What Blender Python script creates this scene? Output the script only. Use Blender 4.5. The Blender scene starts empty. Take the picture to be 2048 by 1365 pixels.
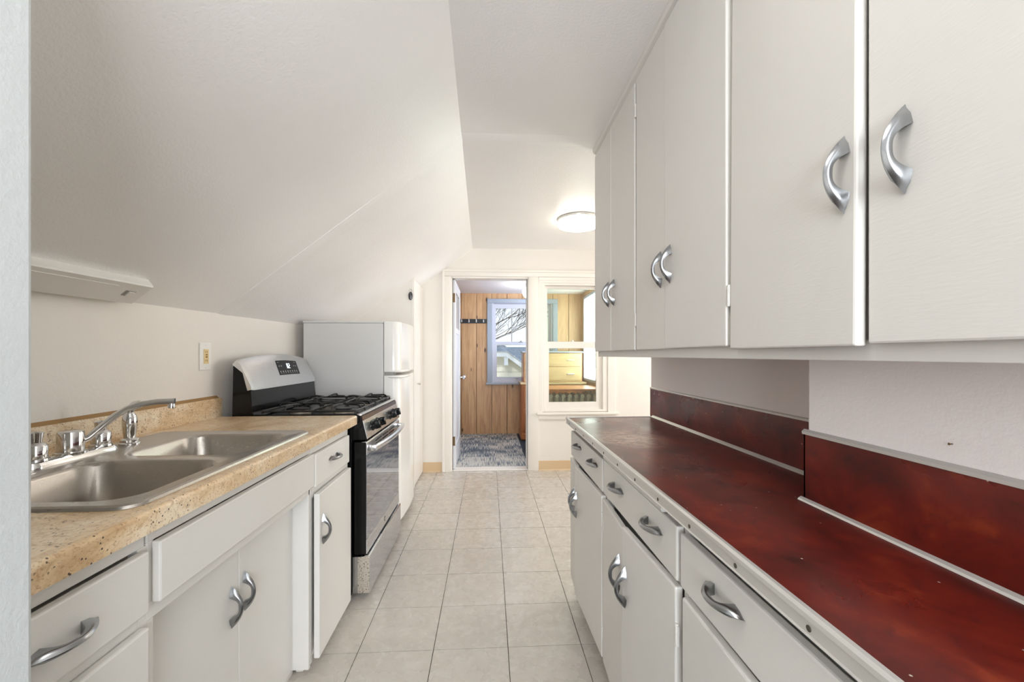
import bpy, bmesh, math, random
from mathutils import Matrix, Vector, Euler

random.seed(7)
S = bpy.context.scene
C = S.collection
PI = math.pi

# ------------------------------------------------------------------ camera
cam_d = bpy.data.cameras.new('camera')
cam = bpy.data.objects.new('camera', cam_d)
C.objects.link(cam)
cam_d.sensor_width = 36.0
cam_d.lens = 834.0 / 2048.0 * 36.0
cam_d.shift_y = 27.5 / 2048.0
cam_d.clip_start = 0.02
cam_d.clip_end = 300
cam.location = (0, 0, 1.234)
cam.rotation_euler = (PI / 2, 0, -math.atan(46 / 834.0))
S.camera = cam

# ------------------------------------------------------------------ world, lights, exposure
S.view_settings.view_transform = 'Standard'
S.view_settings.look = 'None'
S.view_settings.gamma = 1.0
S.view_settings.use_curve_mapping = False
S.view_settings.exposure = 0.42
S.cycles.use_denoising = True
S.cycles.max_bounces = 12
S.cycles.diffuse_bounces = 8
S.cycles.glossy_bounces = 4
S.cycles.transparent_max_bounces = 16
S.cycles.sample_clamp_indirect = 6.0
S.cycles.caustics_reflective = False
S.cycles.caustics_refractive = False

W = bpy.data.worlds.new('sky_world')
S.world = W
W.use_nodes = True
wn, wl = W.node_tree.nodes, W.node_tree.links
wn.clear()
wo = wn.new('ShaderNodeOutputWorld')
wb = wn.new('ShaderNodeBackground')
wt = wn.new('ShaderNodeTexCoord')
wsx = wn.new('ShaderNodeSeparateXYZ')
wr = wn.new('ShaderNodeValToRGB')
wr.color_ramp.elements[0].position = 0.0
wr.color_ramp.elements[0].color = (0.93, 0.93, 0.93, 1)
wr.color_ramp.elements[1].position = 0.45
wr.color_ramp.elements[1].color = (0.60, 0.76, 0.98, 1)
wl.new(wt.outputs['Generated'], wsx.inputs[0])
wl.new(wsx.outputs['Z'], wr.inputs[0])
wl.new(wr.outputs[0], wb.inputs['Color'])
wb.inputs['Strength'].default_value = 0.95
wl.new(wb.outputs[0], wo.inputs[0])


def area(name, loc, rot, sx, sy, power, col):
    d = bpy.data.lights.new(name, 'AREA')
    d.shape = 'RECTANGLE'
    d.size, d.size_y, d.energy, d.color = sx, sy, power, col
    o = bpy.data.objects.new(name, d)
    C.objects.link(o)
    o.location, o.rotation_euler = loc, rot
    return o


sd = bpy.data.lights.new('sun', 'SUN')
sd.energy = 2.6
sd.angle = math.radians(2)
sd.color = (1.0, 0.96, 0.88)
sun = bpy.data.objects.new('sun', sd)
C.objects.link(sun)
sun.rotation_euler = Vector((0.45, 0.8, -0.85)).to_track_quat('-Z', 'Y').to_euler()

# daylight entering through the room's windows (each light stands in its window opening)
area('daylight_rear_window', (0.35, -2.585, 1.35), (PI / 2, 0, 0), 2.4, 1.5, 150, (0.90, 0.95, 1.0))
area('daylight_dinette_window', (2.985, 3.35, 1.45), (0, PI / 2, 0), 1.3, 1.3, 36, (1.0, 0.98, 0.95))
area('daylight_porch_side_window', (1.60, 5.62, 1.48), (0, PI / 2, 0), 1.25, 1.3, 75, (0.92, 0.96, 1.0))


# ------------------------------------------------------------------ materials
def mat(name, col=(0.8, 0.8, 0.8), rough=0.5, metal=0.0, spec=0.5, coat=0.0):
    m = bpy.data.materials.new(name)
    m.use_nodes = True
    b = m.node_tree.nodes['Principled BSDF']
    b.inputs['Base Color'].default_value = (*col, 1)
    b.inputs['Roughness'].default_value = rough
    b.inputs['Metallic'].default_value = metal
    b.inputs['Specular IOR Level'].default_value = spec
    b.inputs['Coat Weight'].default_value = coat
    return m


class NT:
    def __init__(s, m):
        s.m, s.n, s.l = m, m.node_tree.nodes, m.node_tree.links
        s.b = s.n['Principled BSDF']

    def co(s, scale=(1, 1, 1), kind='Object', rot=(0, 0, 0)):
        t = s.n.new('ShaderNodeTexCoord')
        mp = s.n.new('ShaderNodeMapping')
        mp.inputs['Scale'].default_value = scale
        mp.inputs['Rotation'].default_value = rot
        if kind == 'World':
            g = s.n.new('ShaderNodeNewGeometry')
            s.l.new(g.outputs['Position'], mp.inputs[0])
        else:
            s.l.new(t.outputs[kind], mp.inputs[0])
        return mp.outputs[0]

    def noise(s, vec, scale, detail=4, rough=0.5, dist=0.0, out='Fac'):
        n = s.n.new('ShaderNodeTexNoise')
        n.inputs['Scale'].default_value = scale
        n.inputs['Detail'].default_value = detail
        n.inputs['Roughness'].default_value = rough
        n.inputs['Distortion'].default_value = dist
        if vec is not None:
            s.l.new(vec, n.inputs['Vector'])
        return n.outputs[out]

    def ramp(s, fac, stops, interp='LINEAR'):
        r = s.n.new('ShaderNodeValToRGB')
        cr = r.color_ramp
        cr.interpolation = interp
        while len(cr.elements) < len(stops):
            cr.elements.new(0.5)
        for e, (p, c) in zip(cr.elements, stops):
            e.position = p
            e.color = (*c, 1) if len(c) == 3 else c
        s.l.new(fac, r.inputs[0])
        return r.outputs[0]

    def mix(s, a, b, fac, mode='MIX'):
        m = s.n.new('ShaderNodeMix')
        m.data_type = 'RGBA'
        m.blend_type = mode
        for sock, v in ((m.inputs[0], fac), (m.inputs[6], a), (m.inputs[7], b)):
            if hasattr(v, 'links') or hasattr(v, 'is_linked'):
                s.l.new(v, sock)
            elif isinstance(v, (int, float)):
                sock.default_value = v
            else:
                sock.default_value = (*v, 1)
        return m.outputs[2]

    def math(s, op, a, b=0.0):
        m = s.n.new('ShaderNodeMath')
        m.operation = op
        for sock, v in ((m.inputs[0], a), (m.inputs[1], b)):
            if isinstance(v, (int, float)):
                sock.default_value = v
            else:
                s.l.new(v, sock)
        return m.outputs[0]

    def bump(s, h, strength=0.1, dist=0.01):
        b = s.n.new('ShaderNodeBump')
        b.inputs['Strength'].default_value = strength
        b.inputs['Distance'].default_value = dist
        s.l.new(h, b.inputs['Height'])
        s.l.new(b.outputs[0], s.b.inputs['Normal'])

    def col(s, c):
        s.l.new(c, s.b.inputs['Base Color'])

    def rough(s, r):
        s.l.new(r, s.b.inputs['Roughness'])


def paint(name, col, rough, bscale, bstr, spec=0.5, blot=0.03):
    m = mat(name, col, rough, spec=spec)
    t = NT(m)
    v = t.co(kind='World')
    n1 = t.noise(v, 2.2, 3)
    d = tuple(max(0, c - blot) for c in col)
    t.col(t.ramp(n1, [(0.3, d), (0.7, col)]))
    t.bump(t.noise(v, bscale, 3, 0.6), bstr, 0.004)
    return m


M = {}
M['wall'] = paint('cream_wall_paint', (0.77, 0.735, 0.685), 0.42, 90, 0.25)
M['wall_orange_peel'] = paint('orange_peel_wall_paint', (0.53, 0.555, 0.565), 0.4, 130, 0.22)
M['ceil'] = paint('satin_ceiling_paint', (0.88, 0.87, 0.86), 0.30, 110, 0.26)
M['trim'] = paint('cream_trim_paint', (0.79, 0.755, 0.705), 0.35, 40, 0.12)
M['pinkwall'] = paint('pale_rose_wall_paint', (0.80, 0.755, 0.74), 0.45, 100, 0.13)
M['porch_ceil'] = paint('porch_ceiling_paint', (0.88, 0.88, 0.92), 0.5, 60, 0.2)
M['base'] = mat('tan_vinyl_base', (0.62, 0.46, 0.28), 0.4)
M['white_plastic'] = mat('white_plastic', (0.80, 0.79, 0.76), 0.35)
M['ivory'] = mat('ivory_plastic', (0.72, 0.55, 0.28), 0.4)
M['dark'] = mat('dark_gap', (0.01, 0.01, 0.01), 0.8)
M['brown_caulk'] = mat('brown_caulk', (0.30, 0.17, 0.06), 0.6)
M['fridge'] = paint('white_enamel', (0.66, 0.655, 0.645), 0.28, 400, 0.08, blot=0.0)
M['fridge_door'] = mat('white_enamel_gloss', (0.80, 0.79, 0.76), 0.12)
M['gasket'] = mat('grey_gasket', (0.35, 0.34, 0.32), 0.6)
M['blue_white'] = mat('white_door_paint', (0.80, 0.81, 0.84), 0.35)
M['brass_old'] = mat('aged_brass', (0.16, 0.10, 0.05), 0.45, 0.8)
M['chrome'] = mat('chrome', (0.72, 0.72, 0.72), 0.10, 1.0)
M['alu_pull'] = mat('worn_chrome_pull', (0.36, 0.37, 0.385), 0.24, 1.0)
M['black'] = mat('black_enamel', (0.006, 0.006, 0.006), 0.14, spec=0.22)
M['black_matte'] = mat('black_cast_iron', (0.012, 0.012, 0.012), 0.42)
M['black_glass'] = mat('black_oven_glass', (0.42, 0.43, 0.46), 0.03, 0.9)
M['burner'] = mat('burner_ring', (0.30, 0.27, 0.23), 0.45, 0.7)
M['display'] = mat('dark_display', (0.010, 0.011, 0.012), 0.2, spec=0.2)
M['print'] = mat('pale_print', (0.45, 0.45, 0.45), 0.5)
M['copper'] = mat('copper_brown_strip', (0.10, 0.055, 0.045), 0.18, 0.5)
M['screw'] = mat('dark_screw', (0.10, 0.09, 0.07), 0.5, 0.6)
M['alu'] = mat('aluminium_edging', (0.66, 0.65, 0.62), 0.32, 0.55)
M['white_hook'] = mat('brushed_hook', (0.75, 0.75, 0.75), 0.3, 0.8)
M['rack'] = mat('black_rack_board', (0.012, 0.013, 0.016), 0.5)
M['film_frame'] = mat('blue_grey_window_paint', (0.33, 0.365, 0.42), 0.35)
M['sash_grey'] = mat('pale_grey_sash', (0.60, 0.60, 0.66), 0.4)
M['siding'] = mat('cream_siding', (0.75, 0.70, 0.58), 0.7)
M['fascia'] = mat('white_fascia', (0.85, 0.85, 0.85), 0.6)
M['tree'] = mat('bare_bark', (0.10, 0.075, 0.055), 0.9)
M['far_tree'] = mat('distant_tree', (0.14, 0.15, 0.16), 0.95)
M['grass'] = mat('winter_lawn', (0.22, 0.22, 0.10), 0.95)
M['radiator'] = mat('painted_radiator', (0.45, 0.44, 0.40), 0.4)
M['navy'] = mat('navy_carpet', (0.02, 0.028, 0.045), 0.95)
M['fob'] = mat('dark_fob', (0.06, 0.06, 0.065), 0.2, 0.4)


def emit(name, col, strength):
    m = bpy.data.materials.new(name)
    m.use_nodes = True
    n = m.node_tree.nodes
    n.clear()
    o = n.new('ShaderNodeOutputMaterial')
    e = n.new('ShaderNodeEmission')
    e.inputs[0].default_value = (*col, 1)
    e.inputs[1].default_value = strength
    m.node_tree.links.new(e.outputs[0], o.inputs[0])
    return m


M['lamp_glow'] = emit('lamp_diffuser_glow', (1.0, 0.93, 0.82), 12)
M['fill_glow'] = emit('fill_lamp_glow', (1.0, 0.96, 0.90), 9)  # glow of the unseen lamp added to brighten the near kitchen
M['globe_glow'] = emit('globe_glow', (1.0, 0.97, 0.92), 26)
M['digits'] = emit('clock_digits', (0.85, 0.95, 1.0), 1.6)


def glass(name, tint, refl=1.0, rough=0.0):
    m = bpy.data.materials.new(name)
    m.use_nodes = True
    n, l = m.node_tree.nodes, m.node_tree.links
    n.clear()
    o = n.new('ShaderNodeOutputMaterial')
    mx = n.new('ShaderNodeMixShader')
    tr = n.new('ShaderNodeBsdfTransparent')
    tr.inputs[0].default_value = (*tint, 1)
    gl = n.new('ShaderNodeBsdfGlossy')
    gl.inputs['Roughness'].default_value = rough
    fr = n.new('ShaderNodeFresnel')
    fr.inputs[0].default_value = 1.5
    mu = n.new('ShaderNodeMath')
    mu.operation = 'MULTIPLY'
    mu.inputs[1].default_value = refl
    l.new(fr.outputs[0], mu.inputs[0])
    l.new(mu.outputs[0], mx.inputs[0])
    l.new(tr.outputs[0], mx.inputs[1])
    l.new(gl.outputs[0], mx.inputs[2])
    l.new(mx.outputs[0], o.inputs[0])
    return m, gl


M['glass'] = glass('clear_window_glass', (0.96, 0.98, 0.99), 0.08)[0]
M['glass_green'] = glass('greenish_window_glass', (0.86, 0.89, 0.76), 1.6)[0]
_m, _gl = glass('shrink_film', (0.96, 0.98, 1.0), 0.10, 0.10)
_n, _l = _m.node_tree.nodes, _m.node_tree.links
_nz = _n.new('ShaderNodeTexNoise')
_nz.inputs['Scale'].default_value = 9
_nz.inputs['Distortion'].default_value = 2.5
_bp = _n.new('ShaderNodeBump')
_bp.inputs['Strength'].default_value = 0.8
_bp.inputs['Distance'].default_value = 0.05
_l.new(_nz.outputs[0], _bp.inputs['Height'])
_l.new(_bp.outputs[0], _gl.inputs['Normal'])
M['film'] = _m

# frosted film over the porch side window: lets light through, looks white
_m = mat('frosted_film', (0.86, 0.90, 0.96), 0.6)
_m.node_tree.nodes['Principled BSDF'].inputs['Transmission Weight'].default_value = 0.0
_n, _l = _m.node_tree.nodes, _m.node_tree.links
_tl = _n.new('ShaderNodeBsdfTranslucent')
_tl.inputs[0].default_value = (0.9, 0.94, 1.0, 1)
_mx = _n.new('ShaderNodeMixShader')
_mx.inputs[0].default_value = 0.8
_l.new(_n['Principled BSDF'].outputs[0], _mx.inputs[1])
_l.new(_tl.outputs[0], _mx.inputs[2])
_l.new(_mx.outputs[0], _n['Material Output'].inputs[0])
M['frosted'] = _m

# white painted cabinets: brush relief, faint yellowing
m = mat('white_cabinet_paint', (0.78, 0.76, 0.715), 0.36)
t = NT(m)
v = t.co(kind='World')
y = t.ramp(t.noise(v, 5.0, 5, 0.65, 1.0), [(0.35, (0.70, 0.685, 0.655)), (0.72, (0.685, 0.67, 0.635)), (0.86, (0.635, 0.60, 0.52))])
t.col(y)
t.bump(t.noise(t.co((30, 30, 200), 'World'), 1.6, 3), 0.08, 0.003)
M['cab'] = m

# tan laminate with dark flecks
m = mat('tan_granite_laminate', (0.6, 0.4, 0.2), 0.28)
t = NT(m)
v = t.co(kind='World')
vs = t.co((9, 3.2, 9), 'World')
big = t.ramp(t.noise(vs, 1.6, 6, 0.65, 0.8), [(0.30, (0.50, 0.33, 0.175)), (0.45, (0.68, 0.505, 0.31)), (0.62, (0.78, 0.66, 0.49))])
big = t.mix(big, (0.40, 0.23, 0.11), t.ramp(t.noise(t.co((0.7, 1.2, 1), 'World'), 55, 5, 0.7, 0.6), [(0.50, (0, 0, 0)), (0.68, (0.65, 0.65, 0.65))]))
fine = t.noise(t.co((1, 0.6, 1), 'World'), 240, 3, 0.7)
big = t.mix(big, (0.30, 0.165, 0.075), t.ramp(fine, [(0.56, (0, 0, 0)), (0.68, (0.75, 0.75, 0.75))]))
vo = t.n.new('ShaderNodeTexVoronoi')
vo.inputs['Scale'].default_value = 135
t.l.new(v, vo.inputs['Vector'])
fl = t.ramp(vo.outputs['Distance'], [(0.20, (1, 1, 1)), (0.32, (0, 0, 0))])
gate = t.ramp(t.noise(v, 45, 2), [(0.52, (0, 0, 0)), (0.58, (1, 1, 1))])
spk = t.mix(fl, (0, 0, 0), t.math('SUBTRACT', 1.0, gate))
big = t.mix(big, (0.055, 0.04, 0.03), spk)
t.col(big)
M['laminate'] = m

# mottled red linoleum-pattern laminate
m = mat('mottled_red_laminate', (0.25, 0.02, 0.01), 0.30, spec=0.4)
t = NT(m)
v = t.co((1, 0.8, 1), 'World')
n1 = t.noise(v, 9, 7, 0.62, 0.5)
c1 = t.ramp(n1, [(0.30, (0.036, 0.0045, 0.0035)), (0.45, (0.092, 0.008, 0.005)), (0.57, (0.130, 0.0115, 0.006)), (0.72, (0.215, 0.030, 0.009))])
n2 = t.noise(v, 26, 6, 0.72, 0.4)
c1 = t.mix(c1, (0.032, 0.006, 0.008), t.ramp(n2, [(0.57, (0, 0, 0)), (0.74, (0.7, 0.7, 0.7))]))
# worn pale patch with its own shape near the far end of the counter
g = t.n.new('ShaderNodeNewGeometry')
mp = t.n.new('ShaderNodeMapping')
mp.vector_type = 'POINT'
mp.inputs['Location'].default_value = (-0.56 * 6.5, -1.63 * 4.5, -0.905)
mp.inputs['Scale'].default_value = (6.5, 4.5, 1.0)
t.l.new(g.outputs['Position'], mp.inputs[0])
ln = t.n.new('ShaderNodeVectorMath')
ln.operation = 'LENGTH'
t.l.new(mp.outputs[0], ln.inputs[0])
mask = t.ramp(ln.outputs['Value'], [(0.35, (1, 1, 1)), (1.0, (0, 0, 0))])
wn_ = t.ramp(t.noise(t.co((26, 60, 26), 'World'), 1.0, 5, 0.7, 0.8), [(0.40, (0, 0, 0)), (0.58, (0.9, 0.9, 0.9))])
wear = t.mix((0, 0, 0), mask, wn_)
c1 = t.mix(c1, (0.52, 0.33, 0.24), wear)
vo = t.n.new('ShaderNodeTexVoronoi')
vo.inputs['Scale'].default_value = 22
t.l.new(t.co(kind='World'), vo.inputs['Vector'])
cr = t.ramp(vo.outputs['Distance'], [(0.025, (0.8, 0.8, 0.8)), (0.05, (0, 0, 0))])
c1 = t.mix(c1, (0.75, 0.65, 0.58), cr)
t.col(c1)
t.rough(t.ramp(t.noise(v, 6, 4), [(0.3, (0.25, 0.25, 0.25)), (0.7, (0.33, 0.33, 0.33))]))
M['red'] = m

# beige vinyl floor tile
m = mat('beige_vinyl_tile', (0.6, 0.55, 0.47), 0.26)
t = NT(m)
v = t.co(kind='World')
oi = t.n.new('ShaderNodeObjectInfo')
n1 = t.noise(v, 12, 8, 0.72, 0.3)
c1 = t.ramp(n1, [(0.28, (0.50, 0.455, 0.405)), (0.5, (0.535, 0.495, 0.445)), (0.72, (0.57, 0.533, 0.487))])
c1 = t.mix(c1, (0.46, 0.40, 0.34), t.ramp(t.noise(v, 95, 4, 0.7), [(0.55, (0, 0, 0)), (0.75, (0.5, 0.5, 0.5))]))
tone = t.ramp(oi.outputs['Random'], [(0, (0.95, 0.95, 0.95)), (1, (1.0, 1.0, 1.0))])
t.col(t.mix(c1, tone, 1.0, 'MULTIPLY'))
t.rough(t.ramp(t.noise(v, 14, 4), [(0.3, (0.20, 0.20, 0.20)), (0.7, (0.34, 0.34, 0.34))]))
t.bump(t.noise(v, 26, 3), 0.10, 0.004)
M['tile'] = m
M['grout'] = mat('dark_tile_joint', (0.05, 0.038, 0.028), 0.8)

# stainless steel (brushed)
m = mat('brushed_stainless', (0.68, 0.68, 0.685), 0.26, 1.0)
t = NT(m)
t.rough(t.ramp(t.noise(t.co((900, 40, 900), 'World'), 1.0, 2), [(0.3, (0.22, 0.22, 0.22)), (0.7, (0.28, 0.28, 0.28))]))
M['steel'] = m
m = mat('sink_stainless', (0.50, 0.465, 0.425), 0.32, 1.0)
t = NT(m)
t.rough(t.ramp(t.noise(t.co((60, 700, 700), 'World'), 1.0, 2), [(0.3, (0.27, 0.27, 0.27)), (0.7, (0.33, 0.33, 0.33))]))
M['sink'] = m
M['rust_steel'] = mat('spotted_steel_edge', (0.5, 0.42, 0.34), 0.45, 0.7)
t = NT(M['rust_steel'])
t.col(t.ramp(t.noise(t.co(kind='World'), 130, 4), [(0.52, (0.60, 0.55, 0.48)), (0.66, (0.20, 0.14, 0.09))]))

# knotty pine
m = mat('knotty_pine', (0.5, 0.3, 0.12), 0.42)
t = NT(m)
oi = t.n.new('ShaderNodeObjectInfo')
va = t.n.new('ShaderNodeVectorMath')
va.operation = 'ADD'
cmb = t.n.new('ShaderNodeCombineXYZ')
t.l.new(t.math('MULTIPLY', oi.outputs['Random'], 13.0), cmb.inputs[2])
t.l.new(t.math('MULTIPLY', oi.outputs['Random'], 5.0), cmb.inputs[0])
g = t.n.new('ShaderNodeNewGeometry')
t.l.new(g.outputs['Position'], va.inputs[0])
t.l.new(cmb.outputs[0], va.inputs[1])
mp = t.n.new('ShaderNodeMapping')
mp.inputs['Scale'].default_value = (14, 14, 1.1)
t.l.new(va.outputs[0], mp.inputs[0])
gr = t.noise(mp.outputs[0], 1.6, 6, 0.6, 1.2)
c1 = t.ramp(gr, [(0.25, (0.32, 0.17, 0.075)), (0.5, (0.49, 0.29, 0.14)), (0.75, (0.60, 0.39, 0.205))])
mp2 = t.n.new('ShaderNodeMapping')
mp2.inputs['Scale'].default_value = (7.5, 1, 3.2)
t.l.new(va.outputs[0], mp2.inputs[0])
vo = t.n.new('ShaderNodeTexVoronoi')
vo.inputs['Scale'].default_value = 1.0
t.l.new(mp2.outputs[0], vo.inputs['Vector'])
kn = t.ramp(vo.outputs['Distance'], [(0.06, (1, 1, 1)), (0.15, (0, 0, 0))])
c1 = t.mix(c1, (0.09, 0.035, 0.012), kn)
t.col(c1)
M['pine'] = m
m = mat('orange_varnished_wood', (0.4, 0.13, 0.04), 0.3)
t = NT(m)
t.col(t.ramp(t.noise(t.co((12, 12, 1.5), 'World'), 1.5, 5, 0.6, 0.8), [(0.3, (0.26, 0.075, 0.022)), (0.7, (0.46, 0.17, 0.055))]))
M['orange_wood'] = m
m = mat('tan_varnished_wood', (0.5, 0.32, 0.14), 0.35)
t = NT(m)
t.col(t.ramp(t.noise(t.co((1.5, 12, 12), 'World'), 1.5, 5, 0.6, 0.8), [(0.3, (0.46, 0.32, 0.16)), (0.7, (0.60, 0.44, 0.24))]))
M['tan_wood'] = m

# striated carpet tile
m = mat('striated_carpet', (0.1, 0.13, 0.17), 0.95, spec=0.1)
t = NT(m)
oi = t.n.new('ShaderNodeObjectInfo')
st = t.noise(t.co((125, 5, 1), 'World'), 1.0, 2, 0.5)
blk = t.noise(t.co((3.0, 4.4, 1), 'World'), 1.0, 1, 0.4)
cut = t.math('ADD', t.math('MULTIPLY', st, 0.8), t.math('MULTIPLY', t.math('ADD', blk, t.math('MULTIPLY', oi.outputs['Random'], 0.25)), 0.35))
t.col(t.ramp(cut, [(0.48, (0.09, 0.112, 0.14)), (0.58, (0.17, 0.195, 0.22)), (0.68, (0.55, 0.53, 0.48))]))
M['carpet'] = m
# asphalt shingles
m = mat('grey_shingle', (0.10, 0.11, 0.13), 0.9)
t = NT(m)
t.col(t.ramp(t.noise(t.co((3, 3, 12), 'World'), 2.0, 3), [(0.3, (0.12, 0.14, 0.17)), (0.7, (0.20, 0.225, 0.26))]))
M['shingle'] = m

# ------------------------------------------------------------------ helpers
def wm(o):
    b = Matrix.LocRotScale(o.location, o.rotation_euler, o.scale)
    if o.parent is None:
        return b
    return wm(o.parent) @ o.matrix_parent_inverse @ b


def put(name, mesh, m=None, parent=None, loc=(0, 0, 0), rot=(0, 0, 0), local=False):
    """Links one mesh object. World coordinates unless local=True (then in the parent's own frame)."""
    o = bpy.data.objects.new(name, mesh)
    C.objects.link(o)
    o.location, o.rotation_euler = loc, rot
    if m is not None and mesh is not None and len(mesh.materials) == 0:
        mesh.materials.append(M[m] if isinstance(m, str) else m)
    if parent is not None:
        o.parent = parent
        if not local:
            o.matrix_parent_inverse = wm(parent).inverted()
    return o


def tag(o, label, cat, group=None, kind=None):
    o['label'], o['category'] = label, cat
    if group:
        o['group'] = group
    if kind:
        o['kind'] = kind
    return o


def thing(name, label, cat, loc=(0, 0, 0), group=None, kind=None):
    o = bpy.data.objects.new(name, None)
    C.objects.link(o)
    o.location = loc
    o.empty_display_size = 0.05
    return tag(o, label, cat, group, kind)


def mesh_of(bm, name='part', smooth=False, ang=40):
    bmesh.ops.recalc_face_normals(bm, faces=bm.faces[:])
    me = bpy.data.meshes.new(name)
    bm.to_mesh(me)
    bm.free()
    if smooth:
        me.shade_smooth()
        me.set_sharp_from_angle(angle=math.radians(ang))
    return me


def abox(bm, x0, x1, y0, y1, z0, z1, bev=0.0, seg=2):
    x0, x1 = min(x0, x1), max(x0, x1)
    y0, y1 = min(y0, y1), max(y0, y1)
    z0, z1 = min(z0, z1), max(z0, z1)
    vs = [bm.verts.new((x, y, z)) for x in (x0, x1) for y in (y0, y1) for z in (z0, z1)]
    F = [(0, 1, 3, 2), (4, 6, 7, 5), (0, 4, 5, 1), (2, 3, 7, 6), (0, 2, 6, 4), (1, 5, 7, 3)]
    fs = [bm.faces.new([vs[i] for i in f]) for f in F]
    if bev > 0:
        es = list({e for f in fs for e in f.edges})
        bmesh.ops.bevel(bm, geom=es, offset=bev, segments=seg, affect='EDGES', profile=0.5)


def box(name, dims, m, parent=None, bev=0.0, local=False, seg=2, **k):
    bm = bmesh.new()
    abox(bm, *dims, bev=bev, seg=seg)
    return put(name, mesh_of(bm, name, bev > 0, 12), m, parent, local=local, **k)


def boxes(name, lst, m, parent=None, bev=0.0, local=False, **k):
    bm = bmesh.new()
    for d in lst:
        abox(bm, *d, bev=bev)
    return put(name, mesh_of(bm, name, bev > 0, 12), m, parent, local=local, **k)


def prism(bm, prof, axis, a0, a1):
    """Extrudes a 2D profile along an axis: axis 'y' profile (x,z), 'x' profile (y,z), 'z' profile (x,y)."""
    def P(p, a):
        return {'y': (p[0], a, p[1]), 'x': (a, p[0], p[1]), 'z': (p[0], p[1], a)}[axis]
    A = [bm.verts.new(P(p, a0)) for p in prof]
    B = [bm.verts.new(P(p, a1)) for p in prof]
    n = len(prof)
    bm.faces.new(A)
    bm.faces.new(B[::-1])
    for i in range(n):
        bm.faces.new((A[i], B[i], B[(i + 1) % n], A[(i + 1) % n]))


def prism_obj(name, prof, axis, a0, a1, m, parent=None, smooth=False, ang=40, bev=0.0, **k):
    bm = bmesh.new()
    prism(bm, prof, axis, a0, a1)
    if bev:
        bmesh.ops.bevel(bm, geom=bm.edges[:], offset=bev, segments=2, affect='EDGES')
    return put(name, mesh_of(bm, name, smooth or bev > 0, ang), m, parent, **k)


def loft(bm, loops, caps=True, closed=True):
    R = [[bm.verts.new(p) for p in lp] for lp in loops]
    n = len(R[0])
    for a, b in zip(R, R[1:]):
        for i in range(n if closed else n - 1):
            j = (i + 1) % n
            bm.faces.new((a[i], a[j], b[j], b[i]))
    if caps:
        bm.faces.new(R[0][::-1])
        bm.faces.new(R[-1])
    return R


def lathe(bm, prof, c=(0, 0, 0), axis=(0, 0, 1), n=24, caps=True):
    q = Vector((0, 0, 1)).rotation_difference(Vector(axis).normalized())
    c = Vector(c)
    loops = []
    for r, h in prof:
        loops.append([c + q @ Vector((max(r, 1e-4) * math.cos(2 * PI * i / n), max(r, 1e-4) * math.sin(2 * PI * i / n), h)) for i in range(n)])
    loft(bm, loops, caps)


def lathe_obj(name, prof, m, parent=None, c=(0, 0, 0), axis=(0, 0, 1), n=24, ang=35, **k):
    bm = bmesh.new()
    lathe(bm, prof, c, axis, n)
    return put(name, mesh_of(bm, name, True, ang), m, parent, **k)


def tube(bm, pts, rad, n=8, sq=1.0, phase=0.0):
    """Tube along points; rad is a number or a list."""
    pts = [Vector(p) for p in pts]
    loops = []
    up = None
    for i, p in enumerate(pts):
        d = (pts[min(i + 1, len(pts) - 1)] - pts[max(i - 1, 0)]).normalized()
        if up is None:
            up = Vector((0, 0, 1)) if abs(d.z) < 0.9 else Vector((1, 0, 0))
        s = d.cross(up).normalized()
        u = s.cross(d).normalized()
        up = u
        r = rad[i] if isinstance(rad, (list, tuple)) else rad
        loops.append([p + s * (r * math.cos(2 * PI * k / n + phase)) + u * (r * sq * math.sin(2 * PI * k / n + phase)) for k in range(n)])
    loft(bm, loops)


def tube_obj(name, pts, rad, m, parent=None, n=10, sq=1.0, phase=0.0, ang=50, **k):
    bm = bmesh.new()
    tube(bm, pts, rad, n, sq, phase)
    return put(name, mesh_of(bm, name, True, ang), m, parent, **k)


def rr(cx, cy, hx, hy, r, z, n=8):
    out = []
    r = min(r, hx, hy)
    for k, (sx, sy) in enumerate(((1, 1), (-1, 1), (-1, -1), (1, -1))):
        for i in range(n + 1):
            a = PI / 2 * k + PI / 2 * i / n
            out.append((cx + sx * (hx - r) + r * math.cos(a), cy + sy * (hy - r) + r * math.sin(a), z))
    return out


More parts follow.
